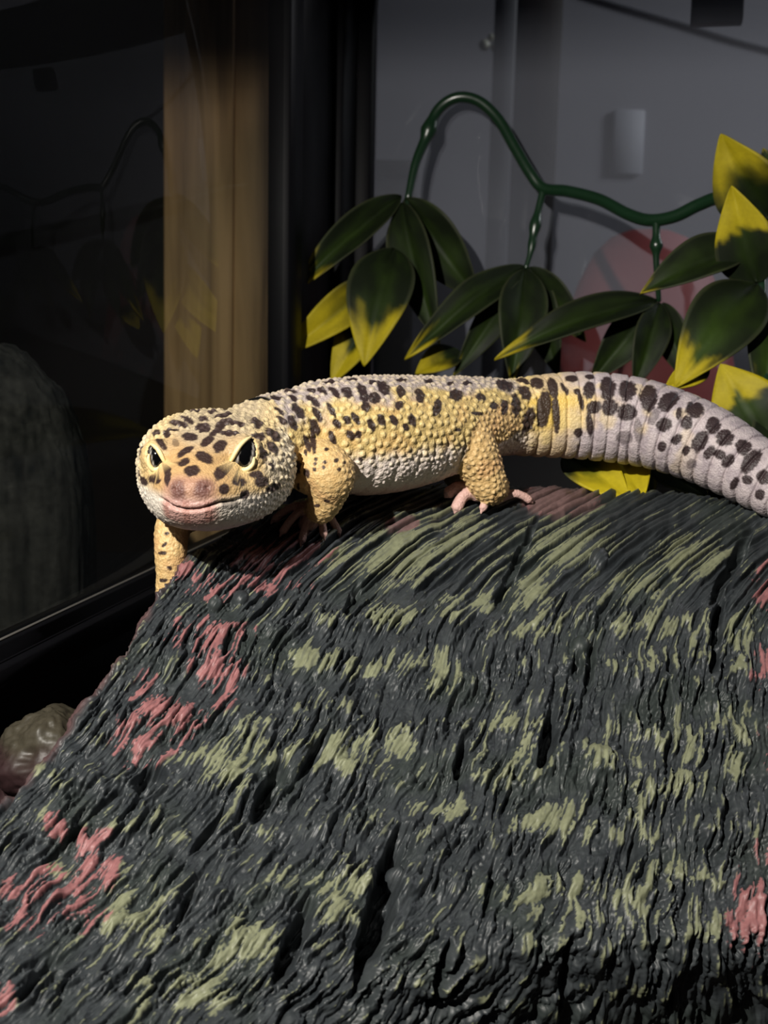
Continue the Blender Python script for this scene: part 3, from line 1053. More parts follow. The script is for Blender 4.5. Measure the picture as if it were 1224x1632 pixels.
# eyes
eyes = []
EYE = [  # opening outline in the photograph, upper lid, lower lid
    dict(c=(388, 726), d=21.22, r=0.345, poly=[(399, 699), (388, 709), (379, 722), (367, 741), (376, 744.5), (389, 746), (399, 741), (404, 729), (402, 712)],
         up=[(401, 695.5), (391, 702), (382, 711), (375, 722), (369, 733), (362, 740)], lo=[(367.5, 742.5), (375, 746.5), (386, 749.5), (396, 747), (403.5, 739), (405, 729)]),
    dict(c=(249, 729), d=21.12, r=0.300, inn=0.05, poly=[(242, 712), (249, 720), (256, 731), (261, 740), (254, 744), (246, 746), (240, 742), (238.5, 730), (239.5, 719)],
         up=[(240, 707.5), (246, 711), (252, 717), (257, 726), (261, 734), (264, 739)], lo=[(237.5, 724), (236.5, 733), (238.5, 742), (244.5, 748.5), (252, 747.5), (260, 742.5)])]


def poly_in(px, py, poly):
    poly = np.array(poly)
    ins = np.zeros(len(px), bool)
    dmin = np.full(len(px), 1e9)
    n = len(poly)
    for i in range(n):
        x1, y1 = poly[i]
        x2, y2 = poly[(i + 1) % n]
        cond = ((y1 > py) != (y2 > py)) & (px < (x2 - x1) * (py - y1) / (y2 - y1 + 1e-9) + x1)
        ins ^= cond
        t = np.clip(((px - x1) * (x2 - x1) + (py - y1) * (y2 - y1)) / ((x2 - x1) ** 2 + (y2 - y1) ** 2), 0, 1)
        dmin = np.minimum(dmin, np.hypot(px - x1 - t * (x2 - x1), py - y1 - t * (y2 - y1)))
    return np.where(ins, dmin, -dmin)


VX, VY, VD = proj(V)
eyed = np.full(n_v, -99.0)
for e in EYE:
    sh, _n = hit(*e['c'])
    c = sh + (sh - CAM) / np.linalg.norm(sh - CAM) * e['r'] * 0.92
    c = c + HL * e.get('inn', 0.0)
    e['cen'] = c
    opening = catmull(np.array(e['poly'] + e['poly'][:1]), 60)[:-1]
    tocam = (CAM - c) / np.linalg.norm(CAM - c)
    R0 = np.linalg.norm(V - c, axis=1)
    idx = np.where((R0 < e['r'] + 0.50) & ish)[0]
    r0 = R0[idx]
    for it in range(4):
        q = V[idx] - c
        r = np.linalg.norm(q, axis=1)
        dirn = q / r[:, None]
        vx, vy, _ = proj(V[idx])
        pd = poly_in(vx, vy, opening)
        pd = np.where(dirn @ tocam > -0.1, pd, -40)
        # skin hugs the ball around the opening and sinks behind it inside
        tgt = np.interp(pd, [-9, -4, 0, 2.0], [e['r'] + 0.045, e['r'] + 0.035, e['r'] + 0.005, e['r'] * 0.72])
        k = sstep(-30, -6, pd)
        newr = r0 * (1 - k) + tgt * k
        newr = np.where(pd > -30, np.maximum(newr, np.where(pd < 0, e['r'] + 0.005, 0)), r0)
        V[idx] = c + dirn * newr[:, None]
    eyed[idx] = np.maximum(eyed[idx], pd)
Vs_ = smooth(V, 30)
we = (sstep(-50, -30, eyed) * sstep(-1.5, -4.5, eyed))[:, None]
V = V + (Vs_ - V) * we
for e in EYE:                       # the lids stay just outside the ball
    q = V - e['cen']
    r = np.linalg.norm(q, axis=1)
    m = ish & (r < e['r'] + 0.022) & (eyed < -0.3) & (r > e['r'] * 0.3)
    V[m] = e['cen'] + q[m] / r[m][:, None] * (e['r'] + 0.022)
N = normals(V)

# ---- tubercles
front_all = np.ones(n_v, bool)
spac = np.full(n_v, 0.13)
hgtT = np.zeros(n_v)
radT = np.full(n_v, 0.06)
belly = sstep(-0.12, -0.50, elev)
spac[isb] = 0.142 - 0.045 * belly[isb]
radT[isb] = 0.068 - 0.022 * belly[isb]
hgtT[isb] = 0.042 * (1 - belly[isb]) + 0.018 * belly[isb]
hgtT[isb] *= np.where(elev[isb] < -0.9, 0.2, 1)
tmask = sstep(sa + 0.8, sa + 0.0, sarc)
hgtT[tail] *= tmask[tail]
hx, hy, hz = hl.T
backness = sstep(0.55, -0.2, hx - 0.35 * np.abs(hy))
hgtT[ish] = 0.006 + 0.034 * backness[ish]
spac[ish] = 0.085 + 0.035 * backness[ish]
radT[ish] = 0.045 + 0.014 * backness[ish]
under = ish & (hz < -0.55) & (np.abs(hy) < 1.0)
hgtT[under] *= 0.25
jowl = ish & (hz < -0.22) & (hz > -0.85) & (np.abs(hy) > 0.42)
hgtT[jowl] = 0.020 + 0.012 * backness[jowl]
spac[jowl] = 0.088
radT[jowl] = 0.046
hgtT[isl] = np.where(VX[isl] > 650, 0.032, np.where(VX[isl] > 542, 0.026, 0.010))
spac[isl] = 0.105
radT[isl] = 0.052
hgtT[isf] = 0.005
spac[isf] = 0.07
hgtT[eyed > -7] = 0.0
hgtT[md_ < 0.08] = 0
hgtT[nd < 0.1] = 0
hgtT[ish & (hx > 1.0)] *= 0.4
order = rng.permutation(n_v)[:110000]
cell = 0.15
grid = {}
pts_ = []
Vl = V.tolist()
sl = spac.tolist()
for i in order.tolist():
    x, y, z = Vl[i]
    s = sl[i]
    kx, ky, kz = int(x // cell), int(y // cell), int(z // cell)
    ok = True
    for a in (-1, 0, 1):
        for b in (-1, 0, 1):
            for c in (-1, 0, 1):
                for j in grid.get((kx + a, ky + b, kz + c), ()):
                    u = Vl[j]
                    if (u[0] - x) ** 2 + (u[1] - y) ** 2 + (u[2] - z) ** 2 < s * s:
                        ok = False
                        break
                if not ok:
                    break
            if not ok:
                break
        if not ok:
            break
    if ok:
        grid.setdefault((kx, ky, kz), []).append(i)
        pts_.append(i)
kd = KDTree(len(pts_))
for i in pts_:
    kd.insert(Vl[i], i)
kd.balance()
near_i = np.empty(n_v, int)
near_d = np.empty(n_v)
for i in range(n_v):
    _, j, d = kd.find(Vl[i])
    near_i[i] = j
    near_d[i] = d
rT = radT[near_i]
x_ = np.clip(near_d / rT, 0, 1)
dome = (1 - x_ ** 2) ** 0.9
jit = 0.75 + 0.5 * rng.random(n_v)
tub = hgtT[near_i] * jit[near_i] * dome * (hgtT > 0)
V = V + N * tub[:, None]

# skin folds on flank and limbs, fine grain
V = V + N * (0.012 * nz3 * (~isf))[:, None] * 0.5

# ---- colours
C = np.zeros((n_v, 3))
yel, yel2, cream = lin(194, 168, 108), lin(222, 188, 96), lin(224, 206, 152)
white, pinkw, lav = lin(226, 212, 202), lin(206, 176, 168), lin(158, 150, 158)
brown = lin(40, 26, 28)


def mix(a, b, t):
    t = np.asarray(t)
    return a + (b - a) * (t[:, None] if t.ndim else t)


cb = np.tile(yel, (n_v, 1))
cb = mix(cb, np.tile(lin(196, 152, 96), (n_v, 1)), sstep(-0.1, 0.5, nz1) * 0.45)
cb = mix(cb, np.tile(white, (n_v, 1)), sstep(-0.08, -0.36, elev + 0.12 * nz2))
cb = mix(cb, np.tile(pinkw, (n_v, 1)), sstep(-0.7, -0.92, elev))
lavm = sstep(0.62, 0.86, elev + 0.25 * nz1) * np.where(sarc < sa, 1, 0)
lavm = np.maximum(lavm * 0.8, 0.75 * sstep(0.45, 0.8, elev + 0.3 * nz1) * sstep(2.9, 1.4, sarc))
cb = mix(cb, np.tile(lav, (n_v, 1)), lavm)
# tail: yellow near the root, lavender white beyond
tp_ = sstep(sa + 0.6, sa + 2.6, sarc + 0.5 * nz1)
ct = mix(np.tile(yel2, (n_v, 1)), np.tile(lin(184, 172, 174), (n_v, 1)), np.clip(tp_ + 0.55 * sstep(0.0, -0.5, elev) + 0.5 * sstep(0.45, 0.8, elev), 0, 1))
ct = mix(ct, np.tile(lin(154, 142, 148), (n_v, 1)), sstep(0.02, 0.30, nz2) * tp_ * 0.7)
ct = mix(ct, np.tile(lin(226, 200, 128), (n_v, 1)), sstep(0.15, 0.4, nz1 - 0.2 * nz2) * (1 - 0.4 * tp_) * sstep(sa + 5.2, sa + 3.5, sarc) * 0.6)
wt = sstep(sa - 0.3, sa + 0.3, sarc)
C[isb] = mix(cb, ct, wt)[isb]
# tubercles are paler than the skin between them
C[isb] = mix(C, np.tile(cream, (n_v, 1)), dome * 0.55 * (sarc < sa + 0.5) * (elev > -0.4))[isb]
# head
ch = np.tile(lin(180, 146, 100), (n_v, 1))
ch = mix(ch, np.tile(lin(168, 154, 130), (n_v, 1)), sstep(0.25, 0.65, hz + 0.15 * nz1 - 0.12 * hx) * 0.9)
ch = mix(ch, np.tile(lin(206, 180, 128), (n_v, 1)), sstep(0.55, 0.95, np.abs(hy)) * 0.6)
ch = mix(ch, np.tile(lin(206, 196, 178), (n_v, 1)), sstep(1.02, 1.3, np.abs(hy) + 0.15 * nz1) * 0.7)
jaw = sstep(-0.14, -0.34, hz + 0.12 * np.clip(0.9 - hx, 0, 1) - 0.05 * nz1)
ch = mix(ch, np.tile(lin(214, 204, 190), (n_v, 1)), jaw)
ch = mix(ch, np.tile(lin(200, 180, 180), (n_v, 1)), sstep(-0.7, -0.9, hz))
snout = sstep(1.28, 1.55, hx - 0.25 * np.maximum(hz, 0)) * sstep(0.6, 0.35, np.abs(hy))
ch = mix(ch, np.tile(lin(160, 120, 104), (n_v, 1)), snout * 0.8)
ch = mix(ch, np.tile(cream, (n_v, 1)), dome * 0.35 * backness)
C[ish] = ch[ish]
neckm = ish & (hl[:, 0] < -0.6)
# limbs
cl_ = mix(np.tile(lin(198, 164, 110), (n_v, 1)), np.tile(lin(214, 186, 134), (n_v, 1)), dome)
cl_ = mix(cl_, np.tile(lin(200, 154, 108), (n_v, 1)), sstep(0.1, 0.5, nz1) * 0.5)
C[isl] = cl_[isl]
C[isf] = np.tile(lin(202, 164, 154), (n_v, 1))[isf]
# smooth the seams between parts
C = smooth(C, 5)

SPOTS = [  # photo x, y, half length, half width, angle
    (284.6, 656.6, 10, 3, 10), (312, 655.4, 8, 3, 0), (298, 668.6, 11, 3.8, 25), (324, 668, 8, 4.5, 15), (284.6, 675, 15, 4.8, 18), (323.5, 681.7, 11, 7.5, 0), (250, 675.5, 12, 3.2, -32),
    (249, 690, 6, 5, -40), (227, 698, 8, 5, -60), (273, 686, 11, 2.2, -5), (266, 692.6, 6, 5, 0), (302, 696, 12, 6, 5), (330, 703, 12, 6, -35), (280, 706, 6, 5, 60), (258, 709, 10, 6, 60),
    (295, 719, 14, 4.8, -30), (326, 729, 14, 8, 25), (292.6, 736, 10, 5.5, -20), (306, 750, 13, 8, -5), (230, 720, 10, 8, -30), (267, 757, 15, 5, 97),
    (338, 657, 8, 3, -10), (366.6, 650, 9, 2.8, 0), (356, 661.7, 14, 3.2, -12), (357, 674, 14, 6, -25), (378, 675, 12, 4.2, 10), (345, 687, 13, 4, -35), (366.6, 691, 16, 4, 5),
    (350.6, 710, 11, 8, -30), (409, 674, 10, 7, 30), (411, 697, 12, 6, 0), (449, 670, 9, 4.5, 40), (436, 692.6, 14, 6.5, 40), (435, 713, 12, 6.5, 50), (416, 724, 10, 8, 50), (353, 750, 14, 9, -55),
    (433, 743, 6, 4, 60), (411, 755, 9, 6, 10), (384, 766, 13, 8, 0), (357.5, 779, 8, 8, 0), (418, 768, 10, 8, -30), (437.5, 776, 12, 5.5, -30), (390, 788, 8, 6.5, -45), (368, 805, 14, 7, -10),
    (242, 763, 11, 7, 20), (222, 755, 4.5, 4.5, 0), (228, 767, 9, 4.5, 50), 
    # trunk
    (496, 622, 7, 3.2, 10), (513.5, 623, 9, 4.2, 30), (532.6, 624, 11, 5, 40), (553, 625.6, 10, 7, 40), (527, 609, 12, 2.4, -5), (499, 639, 13, 5, 40), (475, 655, 14, 6, 45), (506, 661, 13, 5.5, 55),
    (502, 681, 13, 5.5, 65), (528, 653.5, 13, 4.2, 60), (466.5, 674, 12, 5.5, 60), (537, 676, 8, 6, 40), (553, 670, 8, 5.2, 50), (566.5, 667, 11, 4.5, 60), (530, 699, 11, 5, 70), (559, 694, 9, 6, 50),
    (571, 692.5, 6, 5.5, 80), (578, 625.6, 14, 7, 65), (583, 648, 8, 7, 60), (597, 634, 10, 8, 30), (610.6, 617, 12, 7, 40), (594, 609, 6, 4, 0), (560.6, 605, 8, 3, 0), (591.5, 677, 11, 5.2, 65),
    (608, 670, 10, 5.5, 65), (499, 702, 14, 4.5, 80), (490, 708, 10, 4.5, 70), (466.5, 634, 8, 4, 30), (463.5, 624, 10, 3, 5), (445, 655, 9, 3, 40), (487, 721, 5, 2.5, 80), (575, 732, 4, 3.5, 0),
    (639, 624, 9, 6.5, 70), (669, 630, 12, 7, 75), (636, 646, 6, 6.5, 0), (697, 649, 13, 6.5, 100), (657, 670, 10, 5.8, 75), (628, 670, 9, 5.5, 60), (647, 681, 6, 5, 60), (726.5, 630, 10, 9, 10),
    (766, 633, 8, 6, 20), (654, 718, 4.5, 4.5, 0), (718, 611, 6, 3, 0), (760, 659, 8, 2.8, 10), (440, 634, 9, 3, 10), (480, 612, 8, 2.5, -5), (640, 606, 8, 3, 0), (682, 608, 8, 3, 0), (745, 611, 7, 3, 0),
    # tail
    (787, 647, 5, 5, 0), (804, 649, 9, 4.5, 90), (804, 613, 12, 6, 20), (822.6, 645, 14, 5.5, 85), (836, 626, 11, 7, 60), (833, 606, 9, 4, 10), (841.5, 671.5, 17, 7, 105), (867, 651, 26, 8.5, 97),
    (855.5, 609, 9, 6.5, 20), (881, 616, 14, 6, 75), (886.5, 660, 24, 4.5, 88), (900, 619, 9, 3.2, 55), (911, 603, 8, 4.5, 0), (926, 638, 12, 3.5, 75), (920, 624, 5, 3.5, 0), (939, 621, 11, 7.5, 100),
    (940, 600, 6, 3.5, 0), (947, 649, 10, 7.5, -20), (922, 690, 5.5, 6, 0), (940, 677, 15, 4.5, 85), (969, 617, 16, 9.5, 90), (972, 649, 10, 10.5, 0), (822.6, 694, 8, 5, 60),
    (1000, 620, 14, 10.5, 90), (999, 657, 12, 10.5, 0), (995, 698, 10, 8, 0), (1034, 632, 17, 11, 95), (1017, 686, 15, 5.5, 85), (1042, 664, 11, 6, -60), (1067, 637, 16, 9.5, -40), (1107.6, 651, 11, 10, 0),
    (1058, 677, 10, 8.5, -40), (1082, 658, 8, 3.5, 100), (1093.6, 673, 8, 8.5, 0), (1078, 700.6, 8, 5.5, -40), (1055, 711.6, 6, 6, 0), (1137.5, 677, 9, 10, 0), (1115.6, 703.6, 15, 9, -60), (1156, 697, 11, 10, 0),
    (1129.5, 721.5, 10, 5.5, -60), (1147, 724.5, 9, 5.5, 20), (1185, 712, 10, 10, 0), (1160, 734.5, 10, 6.5, -50), (1197, 734, 18, 9, -50), (1217, 760, 9, 9, 0), (1191, 765, 7, 5.5, 20), (1211, 788, 6, 6.5, 0),
    (1170, 771, 8, 4, -70), (1093.6, 718, 7, 4.5, -60), (1102, 740, 6, 6, 0),
    # limbs
    (503, 732, 2.8, 2.8, 0), (502, 739, 2.8, 2.8, 0), (501, 748, 2.8, 2.8, 0), (518, 737, 3, 3, 0), (516, 745, 3, 3.3, 0), (541, 748, 3, 3, 0), (536, 733.5, 3, 3, 0), (520.5, 716, 4, 2.4, 0), (488.6, 754, 8, 4.2, 80),
    (490, 778, 3, 3.3, 0), (475, 777, 5, 2.5, 80), (472, 746, 12, 6, 100), (521, 799, 5, 2.4, 0), (505, 806, 5, 2.4, 0), (549, 737.5, 3, 3, 0), (740, 720, 5, 4, -60), (747, 744, 4, 4, 0),
    (730, 685, 5, 2.5, 0), (262, 868, 6, 2.4, -40), (258, 882, 7, 3, 0), (270, 905, 5, 3, 30), (260, 925, 6, 3, 0), (266, 850, 4, 3, 0)]
FADED = {(995, 698), (1042, 664), (1017, 686), (1102, 740), (654, 718), (822.6, 694), (368, 805), (280, 706), (740, 720), (747, 744)}
sm = np.zeros(n_v)
for x, y, a, b, ang in SPOTS:
    c, n = hit(x, y)
    if c is None:
        continue
    if x > 780:
        a, b = a * 1.2, b * 1.22
    view = (c - CAM)
    dist = view @ _f
    ct_, st_ = math.cos(math.radians(ang)), math.sin(math.radians(ang))
    ia = _r * ct_ - _u * st_
    ibv = -_r * st_ * 1.0 - _u * ct_
    vd = view / np.linalg.norm(view)
    ax = []
    for w in (ia, ibv):
        # slide the image direction along the sight line onto the skin, limited near the outline
        k = -(w @ n) / min(vd @ n, -0.30)
        ax.append(w + vd * k)
    s = dist / FPX
    sel = np.where(np.linalg.norm(V - c, axis=1) < a * s * 3.2)[0]
    if not len(sel):
        continue
    q = V[sel] - c
    A = np.stack([ax[0] * a * s, ax[1] * b * s, n * max(a, b) * s * 1.6], 1)
    uv = np.linalg.solve(A, q.T).T
    dd = 0.93 * np.sqrt(uv[:, 0] ** 2 + uv[:, 1] ** 2 + uv[:, 2] ** 2) + 0.16 * nz3[sel] + 0.08 * nz2[sel]
    k = sstep(1.16, 0.88, dd) * (0.6 if (x, y) in FADED else 1.0) * ((N[sel] @ n) > -0.2)
    sm[sel] = np.maximum(sm[sel], k)
# the far side, seen only in the glass, carries the same kind of spots
far = np.where(~front & (isb | (ish & (hl[:, 2] > -0.2))) & (elev > -0.4))[0]
taken = []
for i in rng.permutation(far)[:2500]:
    if all(((V[i] - V[j]) ** 2).sum() > 0.30 ** 2 for j in taken):
        taken.append(i)
    if len(taken) > 150:
        break
for i in taken:
    r = rng.uniform(0.07, 0.12)
    d2 = np.linalg.norm(V - V[i], axis=1) / r
    sm = np.maximum(sm, sstep(1.15, 0.85, d2) * (~front))
sm[eyed > -5] = 0
C = mix(C, np.tile(brown, (n_v, 1)), sm * 0.97)
# a few paler tubercles stand on dark skin
C = mix(C, np.tile(lin(120, 104, 100), (n_v, 1)), sm * dome * 0.35 * backness * ish)
# lips, nostrils, eye corners
for q, ax_, dx_ in ((NOS[0], 0.15, 0.06), (NOS[0] - HU * 0.10, 0.15, 0.09), (NOS[1], 0.15, -0.05), (NOS[1] - HU * 0.09, 0.15, -0.09)):
    d = np.linalg.norm(V - (q + HL * dx_ + HU * 0.02), axis=1)
    C = mix(C, np.tile(lin(98, 66, 60), (n_v, 1)), sstep(0.20, 0.09, d + 0.03 * nz2) * 0.8 * ish)
low = ish & (hz < -0.1) & (md_ < 0.32) & (hx > 1.05)
lowm = low * sstep(-0.2, -0.3, hz) * sstep(0.52, 0.36, np.abs(hy))
C = mix(C, np.tile(lin(180, 140, 132), (n_v, 1)), lowm * 0.8)
bars = (np.cos(hy * 17 + 0.6) > 0.55)
C = mix(C, np.tile(lin(150, 104, 92), (n_v, 1)), lowm * bars * 0.6)
C = mix(C, np.tile(lin(214, 186, 130), (n_v, 1)), sstep(-9, -4, eyed) * 0.8 * (eyed > -30))
gme.vertices.foreach_set('co', (V * CM).astype(np.float32).ravel())
gme.update()
set_color(gme, np.clip(C, 0.003, 1))
M_SKIN = attr_mat('gecko_skin', 0.5, 0.35, 1500, 0.18, 0.0002, 0.06)
_nt = M_SKIN.node_tree
_bp = [n for n in _nt.nodes if n.type == 'BUMP'][0]
_vo = _nt.nodes.new('ShaderNodeTexVoronoi')             # granular scales
_vo.inputs['Scale'].default_value = 2300
_tc = _nt.nodes.new('ShaderNodeTexCoord')
_nt.links.new(_tc.outputs['Object'], _vo.inputs['Vector'])
_b2 = _nt.nodes.new('ShaderNodeBump')
_b2.invert = True
_b2.inputs['Strength'].default_value = 0.55
_b2.inputs['Distance'].default_value = 0.00022
_nt.links.new(_vo.outputs['Distance'], _b2.inputs['Height'])
_nt.links.new(_b2.outputs[0], _bp.inputs['Normal'])

gbase = bs[90, :3].copy()
gecko = empty('leopard_gecko', gbase - np.array([0, 0, 1.2]), 'yellow leopard gecko with dark brown spots standing on the bark hide', 'gecko')
skin = link('body', gme, M_SKIN)
gparts = [skin]
M_EYE = attr_mat('eyeball', 0.06, 0.6)
M_LID = plain('pale_eyelid', (226, 206, 152), 0.45, 0.4, 0.05, 900)
for k, e in enumerate(EYE):
    c, r = e['cen'], e['r']
    Ve, Qe, Te = sphere_arrays(np.zeros(3), 1.0, 72, 48)
    sgn = 1 if k == 0 else -1
    axis = (CAM - c) / np.linalg.norm(CAM - c)
    axis = axis + HL * sgn * 0.10 + HU * 0.02
    axis /= np.linalg.norm(axis)
    sl_ = np.cross(axis, HU)
    sl_ /= np.linalg.norm(sl_)
    ul = np.cross(sl_, axis)
    tilt = math.radians(14 * sgn)
    sl_, ul = sl_ * math.cos(tilt) + ul * math.sin(tilt), ul * math.cos(tilt) - sl_ * math.sin(tilt)
    nV = Ve / np.linalg.norm(Ve, axis=1)[:, None]
    pa, pb_, pc_ = nV @ sl_, nV @ ul, nV @ axis
    slit = np.abs(pa) - 0.30 * np.sqrt(np.clip(1 - (pb_ / 0.92) ** 2, 0, 1))
    ir = np.hypot(pa, pb_)
    cc = np.tile(lin(52, 48, 44), (len(nV), 1))
    vein = 0.5 + 0.5 * np.sin(np.arctan2(pb_, pa) * 23 + 6 * pa)
    cc = cc * (0.7 + 0.5 * vein)[:, None]
    rim_ = np.exp(-((slit - 0.045) / 0.035) ** 2)
    cc = mix(cc, np.tile(lin(178, 172, 164), (len(nV), 1)), rim_ * 0.8)
    cc = mix(cc, np.tile(lin(6, 6, 7), (len(nV), 1)), sstep(0.015, -0.015, slit))
    cc = mix(cc, np.tile(lin(14, 12, 12), (len(nV), 1)), sstep(0.66, 0.78, ir))
    cc[pc_ < 0] = lin(14, 12, 12)
    me = raw_mesh('eye', nV * r + c, Qe, Te)
    set_color(me, cc)
    eo = link('eye', me, M_EYE)
    gparts.append(eo)
    for key, rad in (('up', 0.040), ('lo', 0.044)):
        pl2 = []
        for x, y in catmull(np.array(e[key]), 24):
            d = P(x, y, 1.0) - CAM
            d /= np.linalg.norm(d)
            oc = CAM - c
            bq = oc @ d
            R2 = r + 0.045
            disc = bq * bq - (oc @ oc - R2 * R2)
            tq = -bq - math.sqrt(disc) if disc > 0 else -bq
            pl2.append(CAM + d * tq)
        pl2 = np.array(pl2)
        taper = np.sin(np.linspace(0.25, np.pi - 0.25, 24)) ** 0.6
        gparts.append(link('eyelid', raw_mesh('eyelid', *tube_arrays(pl2, rad * taper, 12)), M_LID, label='pale eyelid rim'))
adopt(gecko, *gparts)

# ================================================================== ARTIFICIAL VINE
M_LEAF = attr_mat('plastic_leaf', 0.55, 0.16, 1200, 0.15, 0.0002, 0.08)
M_STEM = plain('green_plastic_stem', (20, 46, 27), 0.30, 0.9, 0.15, 250, 0.15)
vine = empty('artificial_vine', P(900, 420, 38), 'artificial green vine with yellow-tipped leaves hanging before the back glass', 'vine')
vp = []
stem = [(650, 318, 41.0), (662, 262, 41.2), (678, 222, 41.4), (697, 177, 41.5), (727, 156, 41.4), (762, 161, 41.2), (794, 190, 41.0), (820, 234, 40.7), (845, 276, 40.4), (866, 300, 40.2), (905, 305, 39.6),
        (955, 318, 38.8), (1000, 341, 38.0), (1035, 351, 37.4), (1075, 345, 36.8), (1115, 326, 36.2), (1150, 316, 35.6), (1205, 330, 34.8)]
sp3 = catmull(np.array([P(*q) for q in stem]), 140)
rad = np.interp(np.linspace(0, 17, 140), [0, 2.0, 2.3, 2.7, 17], [0.12, 0.19, 0.30, 0.19, 0.20])
vp.append(link('stem', raw_mesh('stem', *tube_arrays(sp3, rad, 14)), M_STEM))


def twig(pts, r0, r1, knots=()):
    c = catmull(np.array([P(*q) for q in pts]), 30)
    r = np.linspace(r0, r1, 30)
    for k, a in knots:
        r = r + a * np.exp(-((np.linspace(0, 1, 30) - k) / 0.10) ** 2)
    vp.append(link('twig', raw_mesh('twig', *tube_arrays(c, r, 10)), M_STEM))
    return vp[-1]


TW_M = twig([(866, 302, 40.2), (858, 335, 40.1), (851, 370, 40.0), (846, 400, 39.9), (838, 428, 39.8)], 0.13, 0.08, [(0.42, 0.1), (0.65, 0.05)])
TW_R = twig([(1046, 352, 37.2), (1046, 385, 37.1), (1046, 420, 37.2), (1050, 480, 37.6)], 0.13, 0.08, [(0.4, 0.1)])
TW_L = twig([(650, 318, 41.0), (640, 360, 40.6), (628, 400, 40.0), (620, 450, 39.6)], 0.10, 0.05)
TW_N = twig([(1205, 330, 34.8), (1222, 400, 34.0), (1214, 455, 33.0), (1222, 560, 32.0), (1215, 700, 30.5)], 0.15, 0.1)
TW_U = twig([(1215, 700, 30.5), (1120, 735, 30.0), (1030, 722, 29.4), (975, 700, 28.6)], 0.1, 0.06)

DKG, MDG, YEL = lin(18, 25, 12), lin(44, 62, 18), lin(160, 145, 24)


def leaf(base, tip, w, face=(0, 0), yt=0.72, bend=0.5, fold=0.25, seed=0, ysoft=0.10, wp=0.85, midg=0.5):
    """base/tip: photo point + distance; w: full width in photo pixels; face: tilt of the blade's normal"""
    nu_, nv_ = 15, 44
    b, t = P(*base), P(*tip)
    L = np.linalg.norm(t - b)
    d = (t - b) / L
    tocam = CAM - (b + t) / 2
    tocam /= np.linalg.norm(tocam)
    nrm_ = tocam + _r * face[0] + _u * face[1]
    nrm_ -= d * (nrm_ @ d)
    nrm_ /= np.linalg.norm(nrm_)
    lt = np.cross(d, nrm_)
    hw = w * 0.5 * (base[2] + tip[2]) / 2 / FPX
    s = np.linspace(0, 1, nv_)
    prof = np.sin(np.pi * np.clip(s, 0, 1) ** wp) ** 0.85
    prof = prof * (1 - 0.25 * s) + 0.012
    prof /= prof.max()
    x = np.linspace(-1, 1, nu_)
    S, X = np.meshgrid(s, x, indexing='ij')
    W = prof[:, None] * hw
    arch = bend * L * 0.22 * np.sin(np.pi * S)
    crease = -0.05 * np.exp(-(X / 0.13) ** 2) * (1 - S) * hw * 2
    ruff = 0.02 * L * perlin(S * 3.1, X * 0.8, seed)
    Pn = (b + S[..., None] * L * d + (X * W)[..., None] * lt * math.cos(fold)
          + (arch + np.abs(X) * W * math.sin(fold) + crease + ruff)[..., None] * nrm_)
    top = Pn.reshape(-1, 3)
    th = 0.045
    bot = top - nrm_ * th
    Q = grid_quads(nv_, nu_)
    n = len(top)
    rim = list(range(nu_)) + [i * nu_ + nu_ - 1 for i in range(1, nv_)] + [(nv_ - 1) * nu_ + j for j in range(nu_ - 2, -1, -1)] + [i * nu_ for i in range(nv_ - 2, 0, -1)]
    rim = np.array(rim)
    r2 = np.roll(rim, -1)
    Qr = np.stack([rim, rim + n, r2 + n, r2], -1)
    me = raw_mesh('leaf', np.vstack([top, bot]), np.vstack([Q[:, ::-1], Q + n, Qr[:, ::-1]]))
    s_, x_f = S.ravel(), X.ravel()
    nz = fbm(s_ * 4, x_f * 2, seed + 50, 3)
    m = sstep(yt - ysoft, yt + ysoft, s_ + 0.10 * nz - 0.10 * np.exp(-(x_f / 0.35) ** 2))
    g = DKG + (MDG - DKG) * np.clip(midg * np.exp(-(x_f / 0.5) ** 2) * np.clip(s_ * 1.6, 0, 1) + 0.25 * nz, 0, 1)[:, None]
    c = g + (YEL * (1 + 0.15 * nz)[:, None] - g) * m[:, None]
    rimw = sstep(0.9, 1.0, np.abs(x_f))[:, None] * 0.2
    c = c + (lin(112, 116, 84) - c) * rimw * (1 - m)[:, None]
    c = np.clip(np.vstack([c, c]), 0.003, 1)
    set_color(me, c)
    link('leaf', me, M_LEAF, TWIG)


TWIG = TW_L
leaf((640, 312, 40.8), (458, 473, 39.5), 62, (0.5, 0.9), 0.80, 0.35, 0.5, seed=1)
leaf((628, 395, 39.8), (580, 584, 38.3), 108, (-0.15, 0.1), 0.66, 0.5, 0.22, seed=2)
leaf((618, 440, 39.9), (448, 569, 39.0), 66, (0.2, 0.3), 0.40, 0.4, 0.3, seed=3, ysoft=0.25)
leaf((612, 480, 40.2), (528, 612, 39.6), 74, (-0.3, 0.2), 0.55, 0.3, 0.3, seed=4)
leaf((645, 316, 40.9), (764, 478, 40.9), 92, (-0.6, 0.5), 0.97, 0.3, 0.35, seed=5)
leaf((640, 322, 40.6), (700, 548, 39.6), 74, (-0.3, 0.1), 0.97, 0.4, 0.35, seed=6)
leaf((648, 330, 40.9), (640, 470, 41.2), 70, (0.2, 0.2), 0.99, 0.3, 0.3, seed=16)
TWIG = TW_M
leaf((838, 425, 39.8), (645, 573, 38.6), 66, (0.3, 0.8), 0.84, 0.35, 0.45, seed=7)
leaf((842, 426, 39.8), (934, 545, 39.5), 62, (-0.4, 0.5), 0.98, 0.35, 0.4, seed=8)
leaf((838, 428, 39.6), (815, 610, 38.6), 82, (0.1, 0.0), 0.97, 0.5, 0.3, seed=9)
leaf((836, 430, 39.9), (722, 600, 39.4), 60, (0.2, 0.2), 0.98, 0.4, 0.4, seed=10)
